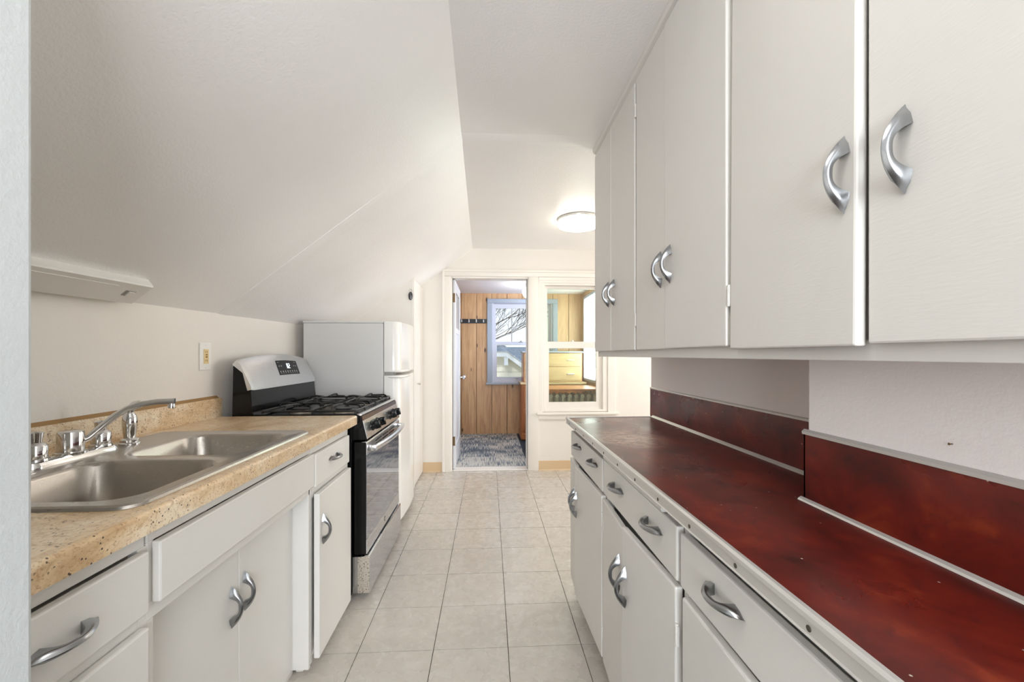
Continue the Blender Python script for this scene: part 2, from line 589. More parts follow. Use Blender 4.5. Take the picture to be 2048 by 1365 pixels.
def wall_cells(name, plane, a0, a1, z0, z1, t0, t1, holes, m, parent=None):
    """Solid wall with rectangular holes. plane 'y': spans X (a) at Y t0..t1; plane 'x': spans Y at X t0..t1."""
    A = sorted({a0, a1, *[h[0] for h in holes], *[h[1] for h in holes]})
    Z = sorted({z0, z1, *[h[2] for h in holes], *[h[3] for h in holes]})
    A = [a for a in A if a0 <= a <= a1]
    Z = [z for z in Z if z0 <= z <= z1]
    def full(i, j):
        if i < 0 or j < 0 or i >= len(A) - 1 or j >= len(Z) - 1:
            return False
        ca, cz = (A[i] + A[i + 1]) / 2, (Z[j] + Z[j + 1]) / 2
        return not any(h[0] < ca < h[1] and h[2] < cz < h[3] for h in holes)
    bm = bmesh.new()
    cache = {}
    def V(a, t, z):
        k = (round(a, 5), round(t, 5), round(z, 5))
        if k not in cache:
            cache[k] = bm.verts.new((a, t, z) if plane == 'y' else (t, a, z))
        return cache[k]
    for i in range(len(A) - 1):
        for j in range(len(Z) - 1):
            if not full(i, j):
                continue
            p, q, r, s = A[i], A[i + 1], Z[j], Z[j + 1]
            for t in (t0, t1):
                bm.faces.new((V(p, t, r), V(q, t, r), V(q, t, s), V(p, t, s)))
            for (di, dj, e) in ((-1, 0, ((p, r), (p, s))), (1, 0, ((q, r), (q, s))), (0, -1, ((p, r), (q, r))), (0, 1, ((p, s), (q, s)))):
                if not full(i + di, j + dj):
                    (u0, w0), (u1, w1) = e
                    bm.faces.new((V(u0, t0, w0), V(u1, t0, w1), V(u1, t1, w1), V(u0, t1, w0)))
    return put(name, mesh_of(bm, name), m, parent)


def struct(o, label, cat):
    return tag(o, label, cat, kind='structure')


# ------------------------------------------------------------------ the setting: dimensions
XL = -1.335          # knee wall face
XB = -0.155          # where the slope meets the flat ceiling
ZC = 2.363           # flat ceiling
YF = 4.43            # far wall, kitchen face
YP = 6.5             # porch far wall face
XR = 0.87            # right wall face
XBUMP = 0.715        # chimney breast face

# floor: slab with separate vinyl tiles
fl = struct(box('floor', (-2.2, 3.2, -2.8, 4.56, -0.12, -0.0025), 'grout'), 'beige square vinyl tile floor running down the galley kitchen', 'floor')
tile_cache = {}
TX = [0.08 + 0.3115 * k for k in range(-4, 10)]
TY = [1.757 + 0.3015 * k for k in range(-2, 10)]
TY[-1] = 4.432
for i in range(len(TX) - 1):
    for j in range(len(TY) - 1):
        x0, x1, y0, y1 = TX[i], TX[i + 1], TY[j], TY[j + 1]
        if x0 > 0.75 and y1 < 2.1:
            continue
        w, d = x1 - x0 - 0.003, y1 - y0 - 0.003
        k = (round(w, 3), round(d, 3))
        if k not in tile_cache:
            bm = bmesh.new()
            abox(bm, -w / 2, w / 2, -d / 2, d / 2, -0.0035, 0.0)
            tile_cache[k] = mesh_of(bm, 'tile')
            tile_cache[k].materials.append(M['tile'])
        put('tile', tile_cache[k], None, fl, loc=((x0 + x1) / 2, (y0 + y1) / 2, random.uniform(-0.0004, 0.0004)),
            rot=(random.uniform(-.0006, .0006), random.uniform(-.0006, .0006), 0))

# ceiling boards, flat and sloped, joined at a visible seam at Y = 2.18
ce = thing('ceiling', 'flat white satin ceiling with a taped board seam', 'ceiling', (0.5, 2, ZC), kind='structure')
SE = 2.18
for (y0, y1, dz) in ((-2.8, SE, 0.0), (SE, YF + 0.1, -0.0025)):
    bm = bmesh.new()
    xa0 = -0.11 if y0 > -1 else -0.125
    prism(bm, [(-0.16 if y0 < 0 else -0.175, 0), (3.2, 0), (3.2, 0.1), (-0.3, 0.1)], 'y', y0, y1)
    me = mesh_of(bm)
    for v_ in me.vertices:
        v_.co.z += ZC + dz
        if v_.co.x < -0.2:
            v_.co.x = -0.35
        elif v_.co.x < 0:
            f_ = (v_.co.y - 1.335) / (4.43 - 1.335)
            v_.co.x = -0.129 - 0.046 * f_ - 0.02
    put('board', me, 'ceil', ce)
# behind the sink partition the ceiling is flat over the whole width
box('board', (-2.2, -0.10, -2.8, 0.46, ZC, ZC + 0.1), 'ceil', ce)
tape = bmesh.new()
prism(tape, [(SE - 0.05, ZC - 0.0002), (SE - 0.01, ZC - 0.003), (SE + 0.012, ZC - 0.0045), (SE + 0.05, ZC - 0.0022), (SE + 0.05, ZC + 0.01), (SE - 0.05, ZC + 0.01)], 'x', -0.14, 2.9)
put('seam_ridge', mesh_of(tape, 'seam', True, 60), 'ceil', ce)


def brk(y):
    return -0.129 - 0.046 * (y - 1.335) / (4.43 - 1.335)


def kneez(y):
    return 1.416 + 0.0135 * (y - 0.536)


sl = thing('ceiling_slope', 'sloped white attic ceiling above the sink wall', 'ceiling', (-0.7, 2, 1.9), kind='structure')
for (y0, y1, off) in ((0.44, SE, 0.0), (SE, YF + 0.1, 0.0025)):
    bm = bmesh.new()
    lo = []
    NY, NX = 14, 12
    grid = []
    for i in range(NY + 1):
        y_ = y0 + (y1 - y0) * i / NY
        row = []
        for j in range(NX + 1):
            s_ = -0.05 + 1.05 * j / NX
            x_ = XL + (brk(y_) - XL) * s_
            z_ = kneez(y_) + (ZC - kneez(y_)) * s_
            wob = 0.0022 * math.sin(3.1 * y_ + 5 * s_) * (1 if 0 < s_ < 1 else 0)
            row.append((x_ + off * 0.6, y_, z_ - off * 0.8 + wob))
        grid.append(row)
    lowv = [[bm.verts.new(p) for p in r] for r in grid]
    for i in range(NY):
        for j in range(NX):
            bm.faces.new((lowv[i][j], lowv[i][j + 1], lowv[i + 1][j + 1], lowv[i + 1][j]))
    back = [[bm.verts.new((p[0] - 0.05, p[1], p[2] + 0.07)) for p in (r[0], r[-1])] for r in grid]
    for i in range(NY):
        bm.faces.new((back[i][0], back[i + 1][0], back[i + 1][1], back[i][1]))
        bm.faces.new((lowv[i][0], lowv[i + 1][0], back[i + 1][0], back[i][0]))
        bm.faces.new((lowv[i][-1], back[i][1], back[i + 1][1], lowv[i + 1][-1]))
    put('board', mesh_of(bm, 'board', True, 30), 'ceil', sl)
# the sloped board seam
bm = bmesh.new()
sv = Vector((brk(SE) - XL, 0, ZC - kneez(SE)))
nn = Vector((sv.z, 0, -sv.x)).normalized()
loops = []
for k in range(9):
    b0 = Vector((XL, 0, kneez(SE))) + sv * (k / 8)
    loops.append([b0 + Vector((0, yy, 0)) + nn * hh for yy, hh in ((SE - 0.045, -0.006), (SE - 0.045, 0.0015), (SE - 0.008, 0.0042), (SE + 0.01, 0.005), (SE + 0.045, 0.0035), (SE + 0.045, -0.006))])
loft(bm, loops)
put('seam_ridge', mesh_of(bm, 'seam', True, 60), 'ceil', sl)

# walls
struct(wall_cells('wall_left', 'x', 0.44, YF + 0.1, -0.05, 1.52, XL - 0.12, XL, [], 'wall'), 'low cream knee wall behind the sink and stove', 'wall')
struct(box('wall_near', (-2.2, -0.55, 0.40, 0.536, -0.05, ZC + 0.02), 'wall_orange_peel', bev=0.006), 'bluish white textured wall end at the left edge of the frame', 'wall')
struct(wall_cells('wall_far', 'y', -1.5, 3.2, -0.05, ZC + 0.05, YF, YF + 0.13,
                  [(-0.385, 0.41, -0.06, 2.05), (0.565, 1.275, 0.625, 2.005)], 'wall'),
       'cream far wall holding the porch doorway and the inner window', 'wall')
struct(box('wall_right', (XR, XR + 0.13, 0.90, 2.20, -0.05, ZC + 0.02), 'pinkwall', bev=0.004), 'pale wall above the far length of the red counter', 'wall')
struct(box('wall_chimney', (XBUMP, XR + 0.13, 0.06, 0.90, -0.05, ZC + 0.02), 'pinkwall', bev=0.006), 'chimney breast that juts out above the near red counter', 'wall')
struct(box('wall_dinette_near', (XR + 0.13, 3.2, 2.02, 2.20, -0.05, ZC + 0.02), 'wall'), 'dinette wall behind the right hand cabinets', 'wall')
struct(wall_cells('wall_dinette_right', 'x', 2.0, YF + 0.1, -0.05, ZC + 0.02, 3.0, 3.12, [(2.70, 4.0, 0.80, 2.10)], 'wall'),
       'right wall of the dinette with its window', 'wall')
struct(wall_cells('wall_rear', 'y', -2.2, 3.2, -0.05, ZC + 0.02, -2.72, -2.6, [(-0.85, 1.55, 0.6, 2.1)], 'wall'), 'wall behind the camera with its wide window', 'wall')
struct(box('wall_rear_left', (-2.2, -2.08, -2.72, 0.5, -0.05, ZC + 0.02), 'wall'), 'left wall of the room behind the camera', 'wall')
struct(box('wall_rear_right', (2.2, 2.32, -2.72, 2.1, -0.05, ZC + 0.02), 'wall'), 'right wall of the room behind the camera', 'wall')

# boxed-in closet at the far left with its narrow door
YC = 3.895
struct(prism_obj('wall_closet', [(XL - 0.1, -0.05), (-0.712, -0.05), (-0.712, 1.99), (XL - 0.1, 1.56)], 'y', YC, YF + 0.05, 'wall'), 'boxed closet wall beside the refrigerator', 'wall')
d2 = thing('door_2', 'narrow white closet door with a tiny knob by the refrigerator', 'door', (-0.70, 4.15, 0), kind='structure')
box('corner_post', (-0.714, -0.690, YC - 0.002, YC + 0.03, 0, 1.965), 'trim', d2, 0.002)
box('door_panel', (-0.712, -0.692, YC + 0.036, YF - 0.015, 0.012, 1.93), 'trim', d2, 0.003)
lathe_obj('knob', [(0.006, 0), (0.005, 0.012), (0.012, 0.018), (0.013, 0.026), (0.006, 0.032)], 'chrome', d2, c=(-0.692, 4.07, 0.954), axis=(1, 0, 0), n=14)

# tan vinyl base and casings of the far wall
for nm, x0, x1, lb in (('baseboard_left', -0.69, -0.489, 'short tan vinyl base left of the porch doorway'), ('baseboard_far', 0.53, 3.0, 'tan vinyl base under the inner window')):
    struct(prism_obj(nm, [(YF, 0.0), (YF - 0.014, 0.0), (YF - 0.006, 0.012), (YF - 0.004, 0.10), (YF, 0.102)], 'x', x0, x1, 'base'), lb, 'baseboard')
tr = thing('trim_1', 'cream casing around the porch doorway', 'trim', (0, YF, 0), kind='structure')


def casing(name, x0, x1, z0, z1, parent, d=0.022):
    bm = bmesh.new()
    abox(bm, x0, x1, YF - d, YF + 0.002, z0, z1, bev=0.004)
    return put(name, mesh_of(bm, name, True, 50), 'trim', parent)


casing('side_casing', -0.489, -0.398, 0, 2.06, tr)
box('side_casing_edge', (-0.492, -0.468, YF - 0.030, YF - 0.018, 0, 2.125), 'trim', tr, 0.004)
casing('head_casing', -0.489, 1.42, 2.062, 2.128, tr)
box('head_cap', (-0.492, 1.42, YF - 0.032, YF, 2.108, 2.132), 'trim', tr, 0.004)
casing('mullion_casing', 0.418, 0.527, 0, 2.062, tr, 0.022)
box('jamb', (-0.398, -0.385, YF - 0.004, YF + 0.13, 0, 2.05), 'trim', tr)
box('jamb', (0.41, 0.42, YF - 0.004, YF + 0.13, 0, 2.05), 'trim', tr)
box('head_jamb', (-0.398, 0.42, YF - 0.004, YF + 0.13, 2.044, 2.063), 'trim', tr)
box('stop', (0.398, 0.412, YF + 0.045, YF + 0.075, 0, 2.045), 'trim', tr)
box('threshold', (-0.385, 0.41, YF + 0.005, YF + 0.13, -0.002, 0.012), 'trim', tr, 0.004)

# inner double-hung window
w1 = thing('window_1', 'inner double-hung window looking into the pine porch', 'window', (0.9, YF, 0.6), kind='structure')
wx0, wx1 = 0.565, 1.275
boxes('casing_frame', [(wx0, wx0 + 0.03, YF - 0.012, YF + 0.10, 0.625, 2.005), (wx1 - 0.055, wx1, YF - 0.012, YF + 0.10, 0.625, 2.005),
                       (wx0 + 0.03, wx1 - 0.055, YF - 0.012, YF + 0.10, 1.975, 2.005), (wx0 + 0.03, wx1 - 0.055, YF - 0.012, YF + 0.10, 0.625, 0.650)], 'trim', w1, 0.003)
boxes('side_casing', [(wx1 - 0.002, 1.355, YF - 0.022, YF + 0.002, 0.618, 2.062)], 'trim', w1, 0.004)
boxes('head_moulding', [(0.527, 1.355, YF - 0.026, YF, 2.026, 2.060), (0.53, 1.355, YF - 0.02, YF, 1.998, 2.030)], 'trim', w1, 0.003)
boxes('inner_side_moulding', [(0.527, wx0 + 0.002, YF - 0.018, YF, 0.615, 2.026)], 'trim', w1, 0.003)
box('stool', (0.505, 1.39, YF - 0.055, YF + 0.01, 0.595, 0.622), 'trim', w1, 0.008)
prism_obj('apron', [(YF, 0.535), (YF - 0.012, 0.535), (YF - 0.024, 0.552), (YF - 0.020, 0.595), (YF, 0.595)], 'x', 0.527, 1.37, 'trim', w1)


def sash(name, x0, x1, z0, z1, y, gx0, gx1, gz0, gz1, parent, m='trim', g='glass_green', d=0.03):
    bm = bmesh.new()
    for dd in ((x0, gx0, z0, z1), (gx1, x1, z0, z1), (gx0, gx1, z0, gz0), (gx0, gx1, gz1, z1)):
        abox(bm, dd[0], dd[1], y, y + d, dd[2], dd[3])
    s_ = put(name, mesh_of(bm), m, parent)
    box('pane', (gx0 - .002, gx1 + .002, y + d * 0.45, y + d * 0.55, gz0 - .002, gz1 + .002), g, s_)
    return s_


sash('lower_sash', 0.595, 1.22, 0.65, 1.375, YF + 0.012, 0.641, 1.155, 0.725, 1.303, w1)
sash('upper_sash', 0.595, 1.22, 1.31, 1.975, YF + 0.047, 0.628, 1.165, 1.365, 1.945, w1)
lathe_obj('sash_lock', [(0.016, 0), (0.016, 0.01), (0.008, 0.016)], 'trim', w1, c=(0.90, YF + 0.027, 1.375), n=12)

# ------------------------------------------------------------------ the porch beyond
pf = struct(box('floor_porch', (-1.4, 1.7, 4.56, 6.8, -0.12, -0.006), 'navy'), 'navy blue carpeted porch floor beyond the doorway', 'floor')
rug = thing('carpet_rug', 'blue grey striated carpet squares laid beyond the doorway', 'carpet', (0, 5.3, 0))
CT = 0.43
bm = bmesh.new()
abox(bm, -CT / 2 + .0008, CT / 2 - .0008, -0.2409, 0.2409, -0.006, 0.004)
cme = mesh_of(bm)
cme.materials.append(M['carpet'])
for i in range(4):
    for j in range(4):
        put('carpet_square', cme, None, rug, loc=(0.43 - CT * (i + 0.5), 4.564 + 0.4834 * (j + 0.5), 0))
pw = thing('wall_porch_far', 'far porch wall of vertical knotty pine planks', 'wall', (0.5, YP, 0), kind='structure')
WX0, WX1, WZ0, WZ1 = 0.045, 1.00, 0.80, 2.06
pb = wall_cells('backing', 'y', -1.4, 1.7, -0.05, 2.4, YP + 0.018, YP + 0.16, [(WX0, WX1, WZ0, WZ1)], 'dark', pw)
px = [-1.36 + 0.0, -1.15, -0.912, -0.673, -0.433, -0.194, 0.041, 0.280, 0.52, 0.76, 1.0, 1.252, 1.47]
for a, b in zip(px, px[1:]):
    spans = [(0.0, 2.19)]
    if b > WX0 and a < WX1:
        if a < WX0 < b:
            box('plank', (a + .003, WX0 + 0.0, YP, YP + 0.018, 0.0, 2.19), 'pine', pw, 0.003)
            a = WX0
        if a < WX1 < b:
            box('plank', (WX1, b - .003, YP, YP + 0.018, 0.0, 2.19), 'pine', pw, 0.003)
            b = WX1
        if b - a < 0.01:
            continue
        spans = [(0.0, WZ0), (WZ1, 2.19)]
    for z0, z1 in spans:
        box('plank', (a + .003, b - .003, YP, YP + 0.018, z0, z1), 'pine', pw, 0.003)
pr = thing('wall_porch_right', 'right porch wall of pine planks with a filmed window', 'wall', (1.46, 5.6, 0), kind='structure')
wall_cells('backing', 'x', 4.56, 6.7, -0.05, 2.4, 1.478, 1.58, [(4.95, 6.30, 0.86, 2.10)], 'dark', pr)
yy = 4.57
while yy < 6.49:
    y1_ = min(yy + 0.24, 6.498)
    if y1_ > 4.95 and yy < 6.30:
        a, b = yy, y1_
        for z0, z1 in ((0, 0.86), (2.10, 2.19)):
            box('plank', (1.46, 1.478, a + .002, b - .002, z0, z1), 'pine', pr, 0.002)
        if a < 4.95:
            box('plank', (1.46, 1.478, a + .002, 4.95, 0.86, 2.10), 'pine', pr, 0.002)
        if b > 6.30:
            box('plank', (1.46, 1.478, 6.30, b - .002, 0.86, 2.10), 'pine', pr, 0.002)
    else:
        box('plank', (1.46, 1.478, yy + .002, y1_ - .002, 0, 2.19), 'pine', pr, 0.002)
    yy += 0.24
struct(box('wall_porch_left', (-1.4, -1.3, 4.56, 6.7, -0.05, 2.4), 'pine'), 'left porch wall of knotty pine', 'wall')
struct(box('ceiling_porch', (-1.4, 1.7, 4.50, 6.7, 2.19, 2.30), 'porch_ceil'), 'pale lavender white porch ceiling', 'ceiling')

# porch far window (blue grey, wrapped in shrink film)
w2 = thing('window_2', 'blue grey porch window wrapped in clear plastic film', 'window', (0.52, YP, 0.8), kind='structure')
boxes('outer_casing', [(-0.03, 0.05, YP - 0.03, YP, 0.80, 2.035), (0.995, 1.075, YP - 0.03, YP, 0.80, 2.035), (-0.03, 1.075, YP - 0.03, YP, 2.035, 2.105)], 'film_frame', w2, 0.006)
box('stool', (-0.05, 1.095, YP - 0.06, YP + 0.05, 0.772, 0.80), 'film_frame', w2, 0.006)
boxes('inner_frame', [(WX0, WX0 + 0.03, YP + 0.0, YP + 0.14, WZ0, WZ1), (WX1 - 0.03, WX1, YP, YP + 0.14, WZ0, WZ1), (WX0 + 0.03, WX1 - 0.03, YP, YP + 0.14, WZ1 - 0.03, WZ1), (WX0 + 0.03, WX1 - 0.03, YP, YP + 0.14, WZ0, WZ0 + 0.03)], 'sash_grey', w2)
sash('lower_sash', WX0 + 0.03, WX1 - 0.03, 0.83, 1.425, YP + 0.03, 0.122, 0.925, 0.885, 1.385, w2, 'sash_grey', 'glass')
us = sash('upper_sash', WX0 + 0.03, WX1 - 0.03, 1.385, 2.03, YP + 0.065, 0.108, 0.94, 1.44, 1.965, w2, 'sash_grey', 'glass')
box('muntin', (0.352, 0.366, YP + 0.066, YP + 0.09, 1.44, 1.965), 'gasket', us)
boxes('sash_lock', [(0.47, 0.53, YP + 0.02, YP + 0.05, 1.425, 1.440), (0.49, 0.51, YP + 0.02, YP + 0.045, 1.44, 1.455)], 'gasket', w2, 0.003)
boxes('sash_lift', [(0.42, 0.46, YP + 0.015, YP + 0.03, 0.85, 0.862)], 'gasket', w2, 0.002)
bm = bmesh.new()
NXF, NZF = 40, 50
gv = []
rnd = random.Random(3)
for i in range(NXF + 1):
    row = []
    for j in range(NZF + 1):
        u, w_ = i / NXF, j / NZF
        edge = min(u, 1 - u, w_, 1 - w_)
        amp = 0.008 * max(0, 1 - edge * 9)
        row.append(bm.verts.new((-0.03 + 1.105 * u, YP - 0.034 - abs(amp * math.sin(23 * u * 3 + 31 * w_ + 4 * math.sin(9 * w_))), 0.80 + 1.305 * w_)))
    gv.append(row)
for i in range(NXF):
    for j in range(NZF):
        bm.faces.new((gv[i][j], gv[i + 1][j], gv[i + 1][j + 1], gv[i][j + 1]))
put('plastic_film', mesh_of(bm, 'film', True, 180), 'film', w2)

# porch side window, frosted film
w3 = thing('window_3', 'bright frosted film window on the right porch wall', 'window', (1.47, 5.6, 0.86), kind='structure')
boxes('frame', [(1.445, 1.56, 4.93, 4.99, 0.84, 2.12), (1.445, 1.56, 6.26, 6.32, 0.84, 2.12), (1.445, 1.56, 4.99, 6.26, 2.07, 2.12), (1.445, 1.56, 4.99, 6.26, 0.84, 0.89)], 'film_frame', w3, 0.004)
box('meeting_rail', (1.50, 1.54, 4.99, 6.26, 1.45, 1.50), 'sash_grey', w3)
box('plastic_film', (1.440, 1.443, 4.94, 6.31, 0.85, 2.11), 'frosted', w3)

# porch door, open against the hinge side
dr = thing('door_1', 'white porch door with upper glass, standing open', 'door', (-0.378, 4.50, 0), kind='structure')
DX0, DX1, DY0, DY1 = -0.394, -0.360, 4.488, 5.268
boxes('stile', [(DX0, DX1, DY0, DY0 + 0.13, 0.012, 2.035)], 'blue_white', dr, 0.003)
boxes('stile', [(DX0, DX1, DY1 - 0.13, DY1, 0.012, 2.035)], 'blue_white', dr, 0.003)
for z0, z1 in ((0.012, 0.24), (1.47, 1.53), (1.92, 2.035)):
    box('rail', (DX0, DX1, DY0 + 0.13, DY1 - 0.13, z0, z1), 'blue_white', dr, 0.002)
box('panel', (DX0 + 0.012, DX1 - 0.010, DY0 + 0.128, DY1 - 0.128, 0.236, 1.474), 'blue_white', dr)
box('pane', (DX0 + 0.015, DX0 + 0.019, DY0 + 0.128, DY1 - 0.128, 1.526, 1.924), 'glass', dr)
box('glazing_bar', (DX0 + 0.008, DX1 - 0.004, (DY0 + DY1) / 2 - 0.012, (DY0 + DY1) / 2 + 0.012, 1.53, 1.92), 'blue_white', dr)
for z_ in (0.26, 1.795):
    box('hinge', (-0.3925, -0.3615, DY0 - 0.003, DY0 + 0.001, z_, z_ + 0.098), 'brass_old', dr, 0.0008)
kb = lathe_obj('knob', [(0.028, 0), (0.028, 0.006), (0.010, 0.010), (0.009, 0.032), (0.022, 0.038), (0.029, 0.048), (0.029, 0.060), (0.018, 0.068)], 'chrome', dr, c=(DX1, 5.20, 0.955), axis=(1, 0, 0), n=18)

# coat rack
ra = thing('coat_rack', 'black board coat rack with metal hooks on the pine wall', 'coat rack', (-0.3, YP, 1.72))
box('board', (-0.95, -0.036, YP - 0.018, YP, 1.722, 1.788), 'rack', ra, 0.003)
for k in range(8):
    xh = -0.085 - 0.1125 * k
    bm = bmesh.new()
    tube(bm, [(xh, YP - 0.018, 1.772), (xh, YP - 0.035, 1.775), (xh, YP - 0.05, 1.785)], 0.006, 6)
    tube(bm, [(xh, YP - 0.02, 1.765), (xh, YP - 0.03, 1.742), (xh, YP - 0.048, 1.74), (xh, YP - 0.052, 1.755)], 0.005, 6)
    abox(bm, xh - 0.008, xh + 0.008, YP - 0.023, YP - 0.017, 1.735, 1.78, 0.002)
    put('hook', mesh_of(bm, 'hook', True), 'white_hook', ra)

# hutch of varnished wood at the end of the porch
hu = thing('wooden_hutch', 'orange brown wooden hutch with drawers under the porch window', 'hutch', (0.92, 6.25, 0))
box('lower_body', (0.470, 1.40, 6.02, 6.42, 0.06, 0.80), 'orange_wood', hu, 0.004)
box('plinth', (0.462, 1.41, 6.01, 6.43, 0.0, 0.075), 'orange_wood', hu, 0.008)
box('base_moulding', (0.458, 1.414, 6.006, 6.43, 0.075, 0.10), 'orange_wood', hu, 0.006)
box('ledge', (0.452, 1.42, 6.00, 6.43, 0.80, 0.832), 'tan_wood', hu, 0.006)
box('upper_body', (0.500, 1.37, 6.07, 6.42, 0.832, 1.262), 'orange_wood', hu, 0.004)
box('crown', (0.482, 1.39, 6.05, 6.43, 1.262, 1.285), 'film_frame', hu, 0.004)
box('upper_face', (0.515, 1.36, 6.060, 6.072, 0.84, 1.255), 'tan_wood', hu)
for z0, z1 in ((0.86, 1.045), (1.062, 1.245)):
    dw = box('drawer', (0.54, 1.335, 6.048, 6.064, z0, z1), 'tan_wood', hu, 0.004)
    for xx in (0.72, 1.19):
        tube_obj('handle', [(xx - .05, 6.048, (z0 + z1) / 2), (xx - .045, 6.028, (z0 + z1) / 2), (xx + .045, 6.028, (z0 + z1) / 2), (xx + .05, 6.048, (z0 + z1) / 2)], 0.008, 'white_hook', dw, n=8)
for z0, z1 in ((0.14, 0.45), (0.47, 0.78)):
    dw = box('drawer', (0.50, 1.37, 6.004, 6.022, z0, z1), 'orange_wood', hu, 0.004)
    for xx in (0.72, 1.19):
        tube_obj('handle', [(xx - .05, 6.004, (z0 + z1) / 2), (xx - .045, 5.985, (z0 + z1) / 2), (xx + .045, 5.985, (z0 + z1) / 2), (xx + .05, 6.004, (z0 + z1) / 2)], 0.008, 'white_hook', dw, n=8)

# radiator with a wooden shelf
rd = thing('radiator', 'column radiator under a wooden shelf seen through the inner window', 'radiator', (1.0, 5.35, 0))
box('shelf', (0.63, 1.435, 5.16, 5.80, 0.782, 0.806), 'orange_wood', rd, 0.006)
for k in range(9):
    xx = 0.70 + 0.0805 * k
    bm = bmesh.new()
    for yy_ in (5.25, 5.36, 5.47):
        tube(bm, [(xx, yy_, 0.03), (xx, yy_, 0.12), (xx, yy_, 0.66), (xx, yy_, 0.73)], [0.020, 0.026, 0.026, 0.018], 10)
    tube(bm, [(xx, 5.22, 0.71), (xx, 5.50, 0.71)], 0.026, 10)
    tube(bm, [(xx, 5.22, 0.11), (xx, 5.50, 0.11)], 0.026, 10)
    put('column', mesh_of(bm, 'column', True), 'radiator', rd)
for d_ in ((0.70, 0.72, 5.24, 5.26, 0.0, 0.05), (1.33, 1.35, 5.24, 5.26, 0.0, 0.05), (0.72, 0.74, 5.44, 5.78, 0.73, 0.782), (1.33, 1.35, 5.44, 5.78, 0.73, 0.782)):
    box('bracket', d_, 'radiator', rd)

# porch globe lamp
gl_ = thing('globe_lamp', 'round white globe lamp on the porch ceiling', 'lamp', (0.535, 5.6, 2.19))
lathe_obj('fitter', [(0.055, 2.19), (0.055, 2.178), (0.040, 2.17), (0.036, 2.155)], 'chrome', gl_, c=(0.535, 5.6, 0), n=20)
lathe_obj('globe', [(0.085 * math.sin(PI * (i + 0.01) / 16.02), 2.078 - 0.085 * math.cos(PI * i / 16)) for i in range(17)], 'globe_glow', gl_, c=(0.535, 5.6, 0), n=24)

# outside: neighbour's house, bare tree, lawn, distant trees
struct(box('ground_outside', (-60, 60, 7.5, 140, -4.2, -4.0), 'grass'), 'winter lawn far below outside the porch window', 'ground')
hs = thing('neighbour_house', 'cream sided house with a grey roof outside the porch window', 'house', (0.5, 17, -4))
HY = 15.6
prism_obj('wall', [(-5.0, -4.0), (4.8, -4.0), (4.8, -1.75), (0.62, 1.25), (-1.5, 1.25), (-5.0, -1.2)], 'y', HY, HY + 5.5, 'siding', hs)
for k in range(26):
    zz = -4.0 + 0.2 * k
    x0 = -5.0 if zz < -1.2 else -5.0 + (zz + 1.2) / 2.45 * 3.5
    x1 = 4.8 if zz < -1.75 else 4.8 - (zz + 1.75) / 3.0 * 4.18
    if zz > 1.1:
        break
    prism_obj('clapboard', [(HY, zz), (HY - 0.035, zz), (HY - 0.012, zz + 0.198), (HY, zz + 0.198)], 'x', x0, x1, 'siding', hs)
bm = bmesh.new()
for a, b in (((-5.3, -1.38), (-1.5, 1.28)), ((-1.5, 1.28), (0.64, 1.28)), ((0.64, 1.28), (5.1, -1.93))):
    A, B = Vector((a[0], 0, a[1])), Vector((b[0], 0, b[1]))
    vs = [bm.verts.new((p.x, yy_, p.z + dz)) for p in (A, B) for yy_ in (HY - 0.35, HY + 0.02) for dz in (-0.12, 0.10)]
    for f in ((0, 1, 3, 2), (4, 6, 7, 5), (0, 4, 5, 1), (2, 3, 7, 6), (0, 2, 6, 4), (1, 5, 7, 3)):
        bm.faces.new([vs[i] for i in f])
put('fascia', mesh_of(bm), 'fascia', hs)
bm = bmesh.new()
rv = [bm.verts.new(p) for p in ((-5.3, HY - 0.4, -1.3), (-1.5, HY - 0.4, 1.36), (0.64, HY - 0.4, 1.36), (5.2, HY - 0.4, -1.92), (5.2, HY + 6, -1.92), (-0.4, HY + 1.6, 1.95), (-0.4, HY + 6, 1.95), (-5.3, HY + 6, -1.3))]
for f in ((0, 1, 5, 6, 7), (1, 2, 5), (2, 3, 4, 6, 5)):
    bm.faces.new([rv[i] for i in f])
put('roof', mesh_of(bm), 'shingle', hs)
boxes('bracket', [(0.55, 0.70, HY - 0.3, HY, 0.85, 1.17)], 'fascia', hs)
h2 = thing('rear_house', 'long grey roofed house standing behind the cream one', 'house', (6, 26, -4))
box('wall', (-2, 18, 25.0, 31, -4.0, -0.4), 'siding', h2)
prism_obj('roof', [(24.4, -0.55), (28, 1.75), (31.6, -0.55)], 'x', -2.4, 18.4, 'shingle', h2)
rt = random.Random(11)
tn = thing('bare_tree', 'leafless tree branches against the sky outside the porch window', 'tree', (-1.9, 13.0, -4))
bm = bmesh.new()
count = [0]


def branch(p, d, L, r, lev):
    pts = [p]
    q = p.copy()
    dd = d.copy()
    for i in range(3):
        dd = (dd + Vector((rt.uniform(-.16, .16), rt.uniform(-.16, .16), rt.uniform(-.05, .18)))).normalized()
        q = q + dd * (L / 3)
        pts.append(q.copy())
    tube(bm, pts, [max(r, 0.0045), max(r * 0.85, 0.0042), max(r * 0.72, 0.004), max(r * 0.55, 0.0035)], 4 if lev > 1 else 7)
    if lev >= 7:
        return
    for k in range(3 if lev < 5 else 2):
        at = pts[rt.choice((1, 2, 3))] if k else pts[3]
        nd = (dd + Vector((rt.uniform(-.8, .9), rt.uniform(-.6, .6), rt.uniform(-.3, .6)))).normalized()
        branch(at, nd, L * rt.uniform(.60, .80), r * 0.50, lev + 1)


